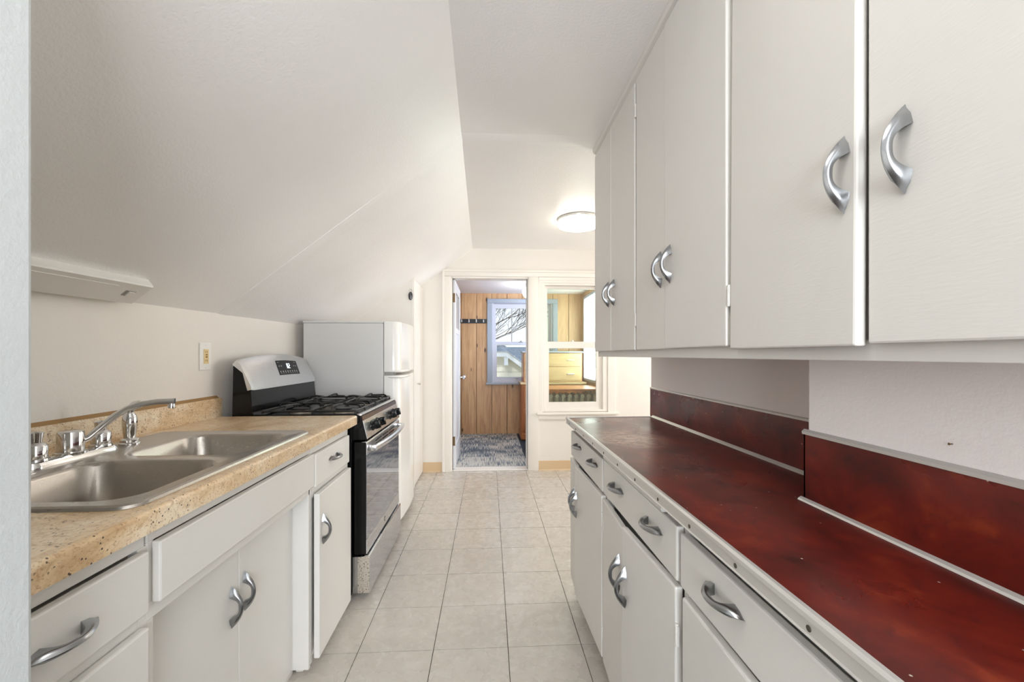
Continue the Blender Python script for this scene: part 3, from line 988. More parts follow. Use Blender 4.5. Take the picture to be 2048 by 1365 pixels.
trunk_top = Vector((-1.7, 13.0, 0.3))
tube(bm, [(-1.9, 13.0, -4.0), (-1.8, 13.0, -1.5), trunk_top], [0.22, 0.19, 0.15], 8)
for dv, L_ in (((0.85, 0, 0.45), 1.7), ((0.75, 0.1, 0.62), 1.9), ((0.62, -0.1, 0.8), 1.9), ((0.5, 0.15, 0.9), 1.8), ((-0.5, 0.1, 0.8), 1.8), ((0.1, -0.2, 1), 2.0)):
    branch(trunk_top, Vector(dv).normalized(), L_, 0.045, 1)
put('branches', mesh_of(bm), 'tree', tn)
for k, (tx_, lb_) in enumerate(((1.6, 'hazy dark tree on the skyline above the cream house roof'), (7.6, 'hazy dark tree on the skyline further right above the long grey roof'))):
    o = thing('distant_tree', lb_, 'tree', (tx_, 70, -4), group='skyline trees')
    bm = bmesh.new()
    bmesh.ops.create_icosphere(bm, subdivisions=3, radius=1.0)
    for v_ in bm.verts:
        n_ = 1 + rt.uniform(-.16, .16)
        v_.co = Vector((v_.co.x * 2.5 * n_, v_.co.y * 2.3 * n_, v_.co.z * 2.0 * n_ + 4.9 - 0.4 * k)) + Vector(o.location)
    put('crown', mesh_of(bm), 'far_tree', o)
    tube_obj('trunk', [(tx_, 70, -4), (tx_, 70, -0.2)], [0.35, 0.25], 'tree', o, n=7)

# windows that bring the daylight in (outside the frame)
w4 = thing('window_4', 'dinette window on the right wall', 'window', (3.0, 3.35, 0.8), kind='structure')
boxes('frame', [(2.98, 3.1, 2.66, 2.72, 0.76, 2.14), (2.98, 3.1, 3.98, 4.04, 0.76, 2.14), (2.98, 3.1, 2.72, 3.98, 2.08, 2.14), (2.98, 3.1, 2.72, 3.98, 0.76, 0.82)], 'trim', w4, 0.004)
box('meeting_rail', (2.96, 2.98, 2.72, 3.98, 1.42, 1.47), 'trim', w4)
w5 = thing('window_5', 'wide window behind the camera', 'window', (0.35, -2.6, 0.6), kind='structure')
boxes('frame', [(-0.91, -0.83, -2.7, -2.58, 0.54, 2.16), (1.53, 1.61, -2.7, -2.58, 0.54, 2.16), (-0.83, 1.53, -2.7, -2.58, 2.08, 2.16), (-0.83, 1.53, -2.7, -2.58, 0.54, 0.62)], 'trim', w5, 0.004)
box('mullion', (0.32, 0.38, -2.58, -2.56, 0.62, 2.08), 'trim', w5)

# ------------------------------------------------------------------ shared cabinet fittings
def handle_mesh():
    """Crescent pull: feet on the plane x = 0, bowed out along +x, long along z."""
    bm = bmesh.new()
    N = 24
    loops = []
    for i in range(N + 1):
        u = -1 + 2 * i / N
        a = abs(u)
        zo, xo = 0.0625 * u, 0.0345 * (1 - a ** 2.0) + 0.0005
        zi, xi = 0.0315 * u, 0.0235 * (1 - a ** 3.2)
        wo = 0.0042 + 0.0030 * min(a, 0.75) ** 2
        if a > 0.75:
            wo *= 1 - (a - 0.75) / 0.25 * 0.7
        wi = 0.0048 + 0.0058 * a ** 2.5
        mz, mx = (zo + zi) / 2, (xo + xi) / 2
        wmid = (wo + wi) / 2 + 0.0012
        o2z, o2x = zo * .8 + zi * .2, xo * .8 + xi * .2
        loops.append([(xi, -wi, zi), (mx, -wmid, mz), (o2x, -wo * 0.92, o2z), (xo, 0, zo), (o2x, wo * 0.92, o2z), (mx, wmid, mz), (xi, wi, zi)])
    loft(bm, loops)
    me = mesh_of(bm, 'handle', True, 55)
    me.materials.append(M['alu_pull'])
    return me


HANDLE = handle_mesh()


def hinge_mesh():
    bm = bmesh.new()
    for k in range(3):
        z0 = -0.022 + 0.0152 * k
        lathe(bm, [(0.0052, z0), (0.0052, z0 + 0.0135)], n=10)
    lathe(bm, [(0.0042, -0.026), (0.0055, -0.0235), (0.0042, 0.026)], n=8)
    abox(bm, -0.0015, 0.0015, -0.008, 0.008, -0.022, 0.023)
    me = mesh_of(bm, 'hinge', True)
    me.materials.append(M['cab'])
    return me


HINGE = hinge_mesh()


def hrot(side, horiz):
    e = (Matrix.Rotation(PI if side < 0 else 0, 4, 'Z') @ (Matrix.Rotation(PI / 2, 4, 'X') if horiz else Matrix())).to_euler()
    return e


def cab_front(parent, name, side, xf, y0, y1, z0, z1, hinge=None, ang=0.0, lean=0.0, th=0.019, hpos=None, hh=False, hinges=(), bev=0.004, sag=0.0):
    """A door or drawer front lying on the face frame plane xf, facing side*X. hpos=(y,z) of the handle centre."""
    yh = y0 if hinge != 'far' else y1
    dy = 1 if hinge != 'far' else -1
    bm = bmesh.new()
    abox(bm, 0.0, side * th, 0, dy * (y1 - y0), 0, z1 - z0, bev=bev)
    o = put(name, mesh_of(bm, name, True, 12), 'cab', parent, loc=(xf + side * 0.0008, yh, z0), rot=(sag, lean, -side * dy * ang))
    if hpos:
        put('handle', HANDLE, None, o, loc=(side * th, hpos[0] - yh, hpos[1] - z0), rot=hrot(side, hh), local=True)
    for hy, hz in hinges:
        put('hinge', HINGE, None, o, loc=(side * (th - 0.003), hy - yh, hz - z0), local=True)
    return o


# ------------------------------------------------------------------ left run: base cabinets
FX = -0.692     # face frame plane of the left cabinets
ZT = 0.888      # underside of the worktop
uA = thing('base_cabinet', 'white drawer cabinet cut off by the wall end, left of the sink', 'cabinet', (-1.0, 0.7, 0), group='left base cabinets')
box('body', (XL + 0.005, FX - 0.02, 0.545, 0.86, 0.09, ZT - 0.06), 'cab', uA)
boxes('face_frame', [(FX - 0.02, FX, 0.545, 0.878, 0.848, ZT), (FX - 0.02, FX, 0.862, 0.884, 0.09, 0.848), (FX - 0.02, FX, 0.545, 0.862, 0.69, 0.722), (FX - 0.02, FX, 0.545, 0.862, 0.09, 0.12)], 'cab', uA, 0.0015)
box('toe_kick', (FX - 0.08, FX - 0.06, 0.545, 0.882, 0.0, 0.09), 'cab', uA)
cab_front(uA, 'drawer', 1, FX, 0.548, 0.866, 0.722, 0.845, hpos=(0.694, 0.783), hh=True)
cab_front(uA, 'drawer', 1, FX, 0.548, 0.866, 0.410, 0.694, hpos=(0.694, 0.552), hh=True)
cab_front(uA, 'drawer', 1, FX, 0.548, 0.866, 0.115, 0.398, hpos=(0.694, 0.257), hh=True)

uB = thing('base_cabinet', 'white sink cabinet with a long false drawer front and recessed doors', 'cabinet', (-1.0, 1.27, 0), group='left base cabinets')
RX = -0.752
boxes('face_frame', [(FX - 0.02, FX, 0.884, 1.652, 0.852, ZT), (FX - 0.02, FX, 0.884, 1.652, 0.693, 0.728), (FX - 0.02, FX, 0.884, 0.902, 0.728, 0.852), (RX - 0.02, FX - 0.001, 0.884, 0.902, 0.02, 0.692)], 'cab', uB, 0.0015)
box('side_return', (RX - 0.04, FX, 1.642, 1.658, 0.022, 0.852), 'cab', uB, 0.0015)
box('rear_panel', (XL + 0.005, XL + 0.02, 0.884, 1.64, 0.02, ZT - 0.02), 'cab', uB)
box('inner_rail', (RX - 0.045, RX - 0.022, 0.884, 1.642, 0.60, 0.73), 'cab', uB)
box('bottom', (XL + 0.02, RX - 0.022, 0.884, 1.642, 0.06, 0.08), 'cab', uB)
box('plinth', (RX - 0.05, RX - 0.03, 0.886, 1.658, 0.0, 0.05), 'cab', uB)
box('base_moulding', (RX - 0.03, RX - 0.005, 0.884, 1.658, 0.0, 0.022), 'cab', uB, 0.004)
cab_front(uB, 'false_drawer_front', 1, FX, 0.893, 1.648, 0.726, 0.852)
cab_front(uB, 'door', 1, RX - 0.0195, 0.903, 1.297, 0.028, 0.700, hinge='near', hpos=(1.262, 0.495), bev=0.002)
cab_front(uB, 'door', 1, RX - 0.0195, 1.300, 1.640, 0.028, 0.700, hinge='far', hpos=(1.326, 0.507), bev=0.002)

uC = thing('base_cabinet', 'narrow white cabinet with one drawer beside the stove', 'cabinet', (-1.0, 1.88, 0), group='left base cabinets')
box('body', (XL + 0.005, FX - 0.02, 1.662, 2.085, 0.05, ZT - 0.06), 'cab', uC)
boxes('face_frame', [(FX - 0.02, FX, 1.659, 2.085, 0.845, ZT), (FX - 0.02, FX, 1.659, 1.675, 0.03, 0.845), (FX - 0.02, FX, 2.05, 2.085, 0.03, 0.845), (FX - 0.02, FX, 1.675, 2.05, 0.672, 0.715)], 'cab', uC, 0.0015)
box('toe_kick', (FX - 0.08, FX - 0.06, 1.70, 2.085, 0.0, 0.05), 'cab', uC)
box('base_moulding', (FX - 0.058, FX - 0.03, 1.662, 2.085, 0.0, 0.02), 'cab', uC, 0.004)
cab_front(uC, 'drawer', 1, FX, 1.664, 2.056, 0.716, 0.846, hpos=(1.852, 0.792), hh=True, th=0.018)
cab_front(uC, 'door', 1, FX + 0.004, 1.665, 2.054, 0.048, 0.690, hinge='far', ang=0.012, hpos=(1.70, 0.54), th=0.022)

# ------------------------------------------------------------------ left worktop, sink and taps
CX0, CX1, CY0, CY1, CZ = XL, -0.655, 0.536, 2.112, 0.932
wk = thing('worktop', 'tan speckled laminate worktop with upstand around the sink', 'worktop', (-1.0, 1.3, CZ))
HX0, HX1, HY0, HY1 = -1.13, -0.715, 0.87, 1.65
bm = bmesh.new()
abox(bm, CX0, HX0, CY0, CY1, CZ - 0.03, CZ)
abox(bm, HX0, HX1, CY0, HY0, CZ - 0.03, CZ)
abox(bm, HX0, HX1, HY1, CY1, CZ - 0.03, CZ)
# front strip with a rounded, dropped nose
prof = [(HX1, CZ - 0.03), (HX1, CZ)] + [(CX1 - 0.009 + 0.009 * math.sin(a), CZ - 0.009 + 0.009 * math.cos(a)) for a in (0, .4, .8, 1.2, PI / 2)] + [(CX1, CZ - 0.044), (CX1 - 0.02, CZ - 0.044), (CX1 - 0.02, CZ - 0.03)]
prism(bm, prof, 'y', CY0, CY1)
put('slab', mesh_of(bm, 'slab', True, 30), 'laminate', wk)
prof = [(XL, CZ), (XL + 0.020, CZ), (XL + 0.019, CZ + 0.078), (XL + 0.015, CZ + 0.090), (XL, CZ + 0.093)]
prism_obj('upstand', prof, 'y', CY0, 2.135, 'laminate', wk, True, 30)
prism_obj('caulk_line', [(XL, CZ + 0.092), (XL + 0.014, CZ + 0.0905), (XL + 0.004, CZ + 0.101), (XL, CZ + 0.102)], 'y', CY0, 2.12, 'brown_caulk', wk)

sk = thing('sink', 'double bowl stainless steel sink set in the tan worktop', 'sink', (-0.97, 1.26, CZ))
SXc, SYc, SHX, SHY = -0.968, 1.26, 0.278, 0.415
zt = CZ + 0.0045
bm = bmesh.new()
n_ = 8
o1 = rr(SXc, SYc, SHX, SHY, 0.045, CZ + 0.0005, n_)
o2 = rr(SXc, SYc, SHX - 0.002, SHY - 0.002, 0.045, CZ + 0.006, n_)
o3 = rr(SXc, SYc, SHX - 0.008, SHY - 0.008, 0.04, CZ + 0.0085, n_)
o4 = rr(SXc, SYc, SHX - 0.016, SHY - 0.016, 0.035, zt, n_)
R = loft(bm, [o1, o2, o3, o4], caps=False)
rim_edges = []
def loop_edges(lp):
    return [bm.edges.get((lp[i], lp[(i + 1) % len(lp)])) or bm.edges.new((lp[i], lp[(i + 1) % len(lp)])) for i in range(len(lp))]
rim_edges += loop_edges(R[-1])
bowls = []
for (cy_, hy_) in ((1.062, 0.172), (1.458, 0.172)):
    bl = []
    for inset, dz, rad in ((0.0, 0.0, 0.07), (0.005, -0.0022, 0.068), (0.010, -0.009, 0.066), (0.018, -0.10, 0.066), (0.024, -0.150, 0.066), (0.036, -0.168, 0.066), (0.060, -0.176, 0.06), (0.14, -0.181, 0.03)):
        bl.append(rr(-0.922, cy_, 0.185 - inset, hy_ - inset, rad, zt + dz, n_))
    B = loft(bm, bl, caps=False)
    bm.faces.new(B[-1])
    rim_edges += loop_edges(B[0])
    bowls.append(cy_)
bmesh.ops.triangle_fill(bm, use_beauty=True, use_dissolve=False, edges=rim_edges)
put('basin', mesh_of(bm, 'basin', True, 35), 'sink', sk)
for cy_ in bowls:
    lathe_obj('drain', [(0.042, 0.0), (0.042, 0.004), (0.036, 0.005), (0.030, 0.0015), (0.002, 0.0015)], 'chrome', sk, c=(-0.92, cy_, zt - 0.1812), n=24)

fz = zt + 0.0005
ft = thing('faucet', 'chrome two-handle kitchen faucet with a curved spout over the sink', 'faucet', (-1.185, 1.253, fz))
FXc = -1.188
bm = bmesh.new()
loft(bm, [rr(FXc, 1.253, 0.031, 0.132, 0.026, fz, 6), rr(FXc, 1.253, 0.031, 0.132, 0.026, fz + 0.006, 6), rr(FXc, 1.253, 0.026, 0.127, 0.022, fz + 0.016, 6), rr(FXc, 1.253, 0.018, 0.119, 0.016, fz + 0.020, 6)])
put('deck_plate', mesh_of(bm, 'plate', True, 35), 'chrome', ft)
lathe_obj('spout_hub', [(0.036, 0.016), (0.036, 0.022), (0.029, 0.024), (0.029, 0.074), (0.027, 0.079), (0.020, 0.081)], 'chrome', ft, c=(FXc, 1.253, fz), n=28)
for yy_ in (1.160, 1.346):
    lathe_obj('tap_handle', [(0.028, 0.018), (0.027, 0.024), (0.0235, 0.026), (0.024, 0.055), (0.020, 0.062), (0.013, 0.066), (0.0155, 0.088), (0.016, 0.092), (0.012, 0.094), (0.008, 0.091)], 'chrome', ft, c=(FXc, yy_, fz), n=24)
sp = [(-1.180, 1.268, 0.982), (-1.168, 1.285, 0.992), (-1.150, 1.308, 1.022), (-1.128, 1.325, 1.050), (-1.105, 1.338, 1.069), (-1.075, 1.354, 1.081), (-1.04, 1.369, 1.0865), (-1.0, 1.387, 1.0865)]
tube_obj('spout', sp, [0.011, 0.0115, 0.0115, 0.0115, 0.0112, 0.011, 0.011, 0.011], 'chrome', ft, n=14, sq=0.8)
lathe_obj('aerator', [(0.0095, -0.018), (0.0095, -0.006), (0.008, 0)], 'chrome', ft, c=(-1.008, 1.383, 1.083), n=14)
sy = thing('side_sprayer', 'chrome side sprayer standing behind the faucet', 'sprayer', (-1.192, 1.453, fz))
lathe_obj('base', [(0.029, 0), (0.029, 0.005), (0.025, 0.008), (0.025, 0.016), (0.020, 0.020), (0.015, 0.022)], 'chrome', sy, c=(-1.192, 1.453, fz), n=22)
lathe_obj('grip', [(0.015, 0.020), (0.0165, 0.032), (0.020, 0.06), (0.0205, 0.075), (0.018, 0.092), (0.0125, 0.104), (0.010, 0.108)], 'chrome', sy, c=(-1.192, 1.453, fz), n=22)
bm = bmesh.new()
tube(bm, [(-1.192, 1.453, fz + 0.104), (-1.191, 1.453, fz + 0.116), (-1.180, 1.459, fz + 0.128), (-1.166, 1.466, fz + 0.132)], [0.0115, 0.013, 0.014, 0.013], 12)
put('spray_head', mesh_of(bm, 'head', True), 'chrome', sy)

# outlet on the knee wall
ou = thing('wall_outlet', 'white outlet plate with an ivory socket on the knee wall', 'outlet', (XL, 2.035, 1.227))
box('cover_plate', (XL, XL + 0.006, 1.998, 2.075, 1.162, 1.290), 'white_plastic', ou, 0.002)
box('socket', (XL + 0.004, XL + 0.0085, 2.021, 2.054, 1.192, 1.260), 'ivory', ou, 0.001)
for y_ in (2.031, 2.041):
    for z_ in (1.243, 1.203):
        box('slot', (XL + 0.0078, XL + 0.0088, y_, y_ + 0.002, z_, z_ + 0.008), 'dark', ou)
boxes('test_button', [(XL + 0.008, XL + 0.0105, 2.032, 2.043, 1.231, 1.237), (XL + 0.008, XL + 0.0105, 2.032, 2.043, 1.220, 1.227)], 'brown_caulk', ou)
for z_ in (1.173, 1.279):
    lathe_obj('screw', [(0.0032, 0), (0.0028, 0.0012)], 'white_hook', ou, c=(XL + 0.006, 2.0365, z_), axis=(1, 0, 0), n=10)

# under-shelf light fixed along the foot of the slope
ul = thing('strip_light', 'white slim strip light fixed where the slope meets the knee wall', 'lamp', (XL, 1.2, 1.45))
ua = Vector((sv.x, 0, sv.z)).normalized()
un = Vector((ua.z, 0, -ua.x))
def slp(a, n, y):
    b = Vector((XL, y, kneez(y)))
    return b + ua * a + un * n
def slope_box(a0, a1, n0, n1, y0, y1, ch=0.0):
    bm = bmesh.new()
    prof_ = [(a0, n0), (a1, n0), (a1, n1 - ch), (a1 - ch, n1), (a0 + ch, n1), (a0, n1 - ch)] if ch else [(a0, n0), (a1, n0), (a1, n1), (a0, n1)]
    loft(bm, [[slp(a, n, y0) for a, n in prof_], [slp(a, n, y1) for a, n in prof_]])
    return bm
put('housing', mesh_of(slope_box(0.022, 0.125, 0.0, 0.034, 0.95, 1.585, 0.004)), 'white_plastic', ul)
put('lens', mesh_of(slope_box(0.040, 0.104, 0.033, 0.0355, 0.97, 1.46)), 'white_plastic', ul)
put('switch_well', mesh_of(slope_box(0.062, 0.088, 0.0338, 0.0352, 1.505, 1.545)), 'gasket', ul)
put('switch', mesh_of(slope_box(0.065, 0.085, 0.0345, 0.039, 1.518, 1.542)), 'white_plastic', ul)

# ------------------------------------------------------------------ gas range
RY0, RY1 = 2.132, 2.890
rg = thing('gas_range', 'black and stainless steel gas range with four burners', 'stove', (-0.95, 2.51, 0))
box('body', (-1.268, -0.688, RY0, RY1, 0.025, 0.900), 'black', rg, 0.003)
boxes('foot', [(-0.75, -0.72, RY0 + 0.03, RY0 + 0.06, 0, 0.03), (-0.75, -0.72, RY1 - 0.06, RY1 - 0.03, 0, 0.03), (-1.22, -1.19, RY0 + 0.03, RY0 + 0.06, 0, 0.03), (-1.22, -1.19, RY1 - 0.06, RY1 - 0.03, 0, 0.03)], 'black', rg)
# cooktop tray with raised rim
bm = bmesh.new()
tx, ty, thx, thy = -0.915, (RY0 + RY1) / 2, 0.268, (RY1 - RY0) / 2
loft(bm, [rr(tx, ty, thx, thy, 0.015, 0.898, 4), rr(tx, ty, thx, thy, 0.015, 0.930, 4), rr(tx, ty, thx - 0.006, thy - 0.006, 0.015, 0.936, 4), rr(tx, ty, thx - 0.02, thy - 0.02, 0.015, 0.934, 4), rr(tx, ty, thx - 0.035, thy - 0.035, 0.02, 0.920, 4)])
put('cooktop', mesh_of(bm, 'cooktop', True, 40), 'black', rg)
for bx in (-1.02, -0.79):
    for by in (2.32, 2.70):
        bn = lathe_obj('burner', [(0.055, 0.920), (0.052, 0.927), (0.040, 0.931), (0.040, 0.938)], 'burner', rg, c=(bx, by, 0), n=26)
        lathe_obj('burner_cap', [(0.042, 0.937), (0.043, 0.942), (0.040, 0.946), (0.01, 0.947)], 'black_matte', bn, c=(bx, by, 0), n=26)
for gy in (2.32, 2.70):
    bm = bmesh.new()
    r_ = 0.0055
    y0_, y1_ = gy - 0.172, gy + 0.172
    xa, xb = -1.13, -0.675
    def bar(pts):
        tube(bm, pts, r_, 6, phase=PI / 6)
    zl, zh = 0.950, 0.972
    for yb in (y0_, y1_):
        bar([(xa, yb, zl), (xb, yb, zl)])
    for xb_ in (xa, (xa + xb) / 2, xb):
        bar([(xb_, y0_, zl), (xb_, y1_, zl)])
    for xl in (xa, xb):
        for yl in (y0_, y1_):
            bar([(xl, yl, 0.922), (xl, yl, zl)])
    for cx_ in (-1.02, -0.79):
        for dx_, dy_ in ((1, 0), (-1, 0), (0, 1), (0, -1)):
            ex = cx_ + dx_ * 0.11
            ey = gy + dy_ * 0.172
            if dx_:
                ex = xb if (dx_ > 0 and cx_ > -0.9) else xa if (dx_ < 0 and cx_ < -0.9) else (xa + xb) / 2
            sx_, sy_ = (ex, gy) if dx_ else (cx_, ey)
            ix, iy = cx_ + dx_ * 0.022, gy + dy_ * 0.022
            bar([(sx_, sy_, zl - 0.02 if abs(ex - xb) < 1e-6 and dx_ else zl), (sx_ - dx_ * 0.004, sy_ - dy_ * 0.004, zh - 0.008), (sx_ - dx_ * 0.014, sy_ - dy_ * 0.014, zh), ((sx_ + ix) / 2, (sy_ + iy) / 2, zh + 0.002), (ix, iy, zh - 0.004)])
        for sgn in (-1, 1):
            bar([(xb, gy + sgn * 0.085, zl), (xb - 0.002, gy + sgn * 0.085, zh - 0.008), (xb - 0.014, gy + sgn * 0.085, zh), (xb - 0.09, gy + sgn * 0.06, zh)])
    put('grate', mesh_of(bm, 'grate', True, 60), 'black_matte', rg)
# backguard
prism_obj('backguard', [(-1.268, 0.90), (-1.150, 0.925), (-1.172, 0.945), (-1.180, 1.062), (-1.238, 1.195), (-1.262, 1.198)], 'y', RY0, RY1, 'black', rg, bev=0.002)
def arch(s):
    e = min(s, 1 - s)
    z = 1.207 + 0.030 * math.sin(PI * s)
    if e < 0.03:
        z -= 0.010 * (1 - e / 0.03) ** 2
    return z
bm = bmesh.new()
loops = []
NS = 32
for i in range(NS + 1):
    s_ = i / NS
    y_ = RY0 - 0.003 + (RY1 - RY0 + 0.006) * s_
    zt_ = arch(s_)
    xt_ = -1.232
    xbv, zbv = -1.170, 1.060
    if s_ > 0.97 or s_ < 0.03:
        zbv += 0.004
    loops.append([(-1.264, y_, zt_ - 0.012), (-1.255, y_, zt_), (xt_ - 0.006, y_, zt_ + 0.001), (xt_ + 0.006, y_, zt_ - 0.010), (xbv - 0.004, y_, zbv + 0.010), (xbv - 0.004, y_, zbv - 0.004), (xbv - 0.022, y_, zbv - 0.008), (-1.215, y_, zbv + 0.08)])
loft(bm, loops)
sh_ = put('control_shell', mesh_of(bm, 'shell', True, 40), 'steel', rg)
# display lying on the sloped steel face
P0 = Vector((-1.226, 0, 1.224))
P1 = Vector((-1.174, 0, 1.070))
def face_pt(y, s, lift):
    # s: 0 top, 1 bottom along the sloped face
    st = (y - (RY0 - 0.003)) / (RY1 - RY0 + 0.006)
    top = Vector((-1.226, y, arch(st) - 0.010))
    bot = Vector((-1.174, y, 1.070))
    nrm = Vector((0.93, 0, 0.36))
    return top + (bot - top) * s + nrm * lift
bm = bmesh.new()
N_ = 10
top_, bot_, topb, botb = [], [], [], []
for i in range(N_ + 1):
    y_ = 2.450 + (2.695 - 2.450) * i / N_
    top_.append(bm.verts.new(face_pt(y_, 0.17, 0.0022)))
    bot_.append(bm.verts.new(face_pt(y_, 0.70, 0.0022)))
    topb.append(bm.verts.new(face_pt(y_, 0.17, -0.003)))
    botb.append(bm.verts.new(face_pt(y_, 0.70, -0.003)))
for i in range(N_):
    bm.faces.new((top_[i], top_[i + 1], bot_[i + 1], bot_[i]))
    bm.faces.new((top_[i], topb[i], topb[i + 1], top_[i + 1]))
    bm.faces.new((bot_[i], bot_[i + 1], botb[i + 1], botb[i]))
bm.faces.new((top_[0], bot_[0], botb[0], topb[0]))
bm.faces.new((top_[-1], topb[-1], botb[-1], bot_[-1]))
dp = put('display', mesh_of(bm), 'display', rg)
def glyph(bm, y0, y1, s0, s1, lift=0.0028):
    vs = [bm.verts.new(face_pt(y_, s_, l)) for l in (0.0018, lift) for y_, s_ in ((y0, s0), (y1, s0), (y1, s1), (y0, s1))]
    for f in ((0, 1, 2, 3), (4, 5, 6, 7), (0, 1, 5, 4), (1, 2, 6, 5), (2, 3, 7, 6), (3, 0, 4, 7)):
        bm.faces.new([vs[k] for k in f])
bm = bmesh.new()
SEG = {'0': 'abcdef', '2': 'abged'}
for n__, ch in enumerate('02'):
    yb = 2.556 + 0.022 * n__
    for sg in SEG[ch]:
        a = {'a': (0, .016, .29, .312), 'g': (0, .016, .37, .392), 'd': (0, .016, .45, .472), 'f': (0, .005, .29, .39), 'b': (.011, .016, .29, .39), 'e': (0, .005, .37, .472), 'c': (.011, .016, .37, .472)}[sg]
        glyph(bm, yb + a[0], yb + a[1], a[2], a[3])
put('clock_digits', mesh_of(bm), 'digits', dp)
bm = bmesh.new()
for y_ in (2.462, 2.486, 2.640, 2.664):
    glyph(bm, y_, y_ + 0.012, 0.36, 0.375)
    glyph(bm, y_ + .003, y_ + 0.009, 0.39, 0.40)
for k in range(8):
    glyph(bm, 2.462 + 0.028 * k, 2.470 + 0.028 * k, 0.555, 0.60)
for k in range(8):
    glyph(bm, 2.463 + 0.028 * k, 2.475 + 0.028 * k, 0.628, 0.638)
glyph(bm, 2.456, 2.474, 0.235, 0.243)
glyph(bm, 2.655, 2.675, 0.235, 0.243)
put('button_marks', mesh_of(bm), 'print', dp)
# front control panel, knobs
prism_obj('control_panel', [(-0.690, 0.805), (-0.690, 0.926), (-0.648, 0.928), (-0.640, 0.924), (-0.612, 0.806)], 'y', RY0 + 0.002, RY1 - 0.002, 'black', rg, bev=0.0015)
prism_obj('front_rim', [(-0.662, 0.928), (-0.662, 0.9365), (-0.644, 0.9365), (-0.6385, 0.931), (-0.640, 0.927)], 'y', RY0 + 0.003, RY1 - 0.003, 'steel', rg, True, 50)
prism_obj('panel_strip', [(-0.6410, 0.9235), (-0.6375, 0.9240), (-0.6325, 0.9035), (-0.636, 0.9030)], 'y', RY0 + 0.004, RY1 - 0.004, 'copper', rg)
prism_obj('panel_face', [(-0.6360, 0.9015), (-0.6322, 0.9020), (-0.6105, 0.8100), (-0.6145, 0.8095)], 'y', RY0 + 0.004, RY1 - 0.004, 'steel', rg)
kn_ax = Vector((0.972, 0, 0.235))
for ky in (2.262, 2.372, 2.650, 2.760):
    kc = Vector((-0.6215, ky, 0.8565))
    k_ = lathe_obj('knob', [(0.027, 0), (0.027, 0.004), (0.023, 0.007), (0.021, 0.020), (0.019, 0.022)], 'black', rg, c=kc, axis=kn_ax, n=22)
    bm = bmesh.new()
    lp = []
    q_ = Vector((0, 0, 1)).rotation_difference(kn_ax)
    for h_, sc_ in ((0.016, 1.0), (0.040, 0.92), (0.043, 0.85)):
        lp.append([kc + q_ @ Vector((p[0] * sc_, p[1] * sc_, h_)) for p in rr(0, 0, 0.024, 0.0075, 0.006, 0, 3)])
    loft(bm, lp)
    put('grip', mesh_of(bm, 'grip', True, 40), 'black', k_)
# oven door
od = prism_obj('oven_door', [(-0.676, 0.228), (-0.676, 0.792), (-0.622, 0.792), (-0.618, 0.786), (-0.618, 0.232), (-0.622, 0.228)], 'y', RY0 + 0.006, RY1 - 0.006, 'black', rg)
prism_obj('glass', [(-0.6185, 0.300), (-0.6185, 0.728), (-0.6155, 0.728), (-0.6155, 0.300)], 'y', RY0 + 0.008, RY1 - 0.008, 'black_glass', od)
prism_obj('lower_trim', [(-0.6185, 0.230), (-0.6185, 0.2995), (-0.6150, 0.2995), (-0.6140, 0.230)], 'y', RY0 + 0.007, RY1 - 0.007, 'steel', od)
prism_obj('upper_trim', [(-0.640, 0.7925), (-0.616, 0.7950), (-0.6128, 0.788), (-0.6138, 0.7285), (-0.6185, 0.7285), (-0.6185, 0.7900), (-0.640, 0.7900)], 'y', RY0 + 0.007, RY1 - 0.007, 'steel', od)
for k in range(3):
    for j in range(2):
        y_ = RY0 + 0.16 + 0.155 * k
        boxes('vent_slot', [(-0.6140, -0.6124, y_, y_ + 0.13, 0.766 - 0.020 * j, 0.774 - 0.020 * j)], 'dark', od)
hp = []
for i in range(17):
    s_ = i / 16
    hp.append((-0.560 - 0.022 * (2 * s_ - 1) ** 2, RY0 + 0.035 + (RY1 - RY0 - 0.07) * s_, 0.758))
bm = bmesh.new()
loft(bm, [[(p[0] + dx, p[1], p[2] + dz) for dx, dz in ((-0.009, -0.014), (0.004, -0.015), (0.010, -0.006), (0.010, 0.008), (0.003, 0.016), (-0.009, 0.015))] for p in hp])
for y_ in (RY0 + 0.030, RY1 - 0.056):
    abox(bm, -0.6135, -0.575, y_, y_ + 0.026, 0.742, 0.774, 0.004)
put('handle', mesh_of(bm, 'handle', True, 40), 'steel', od)
lathe_obj('badge', [(0.014, 0), (0.014, 0.0012), (0.0125, 0.0022)], 'screw', od, c=(-0.6148, 2.505, 0.265), axis=(1, 0, 0), n=22)
lathe_obj('badge_face', [(0.0105, 0), (0.0105, 0.0012)], 'steel', od, c=(-0.6132, 2.505, 0.265), axis=(1, 0, 0), n=22)
dwr = prism_obj('storage_drawer', [(-0.686, 0.032), (-0.686, 0.214), (-0.632, 0.214), (-0.622, 0.2215), (-0.606, 0.2215), (-0.602, 0.216), (-0.602, 0.032)], 'y', RY0 + 0.0085, RY1 - 0.0065, 'steel', rg)
prism_obj('drawer_edge', [(-0.660, 0.033), (-0.660, 0.214), (-0.606, 0.2185), (-0.6035, 0.215), (-0.6035, 0.033)], 'y', RY0 + 0.006, RY0 + 0.0086, 'rust_steel', dwr)
box('finger_slot', (-0.632, -0.608, 2.40, 2.62, 0.2165, 0.2222), 'dark', dwr)

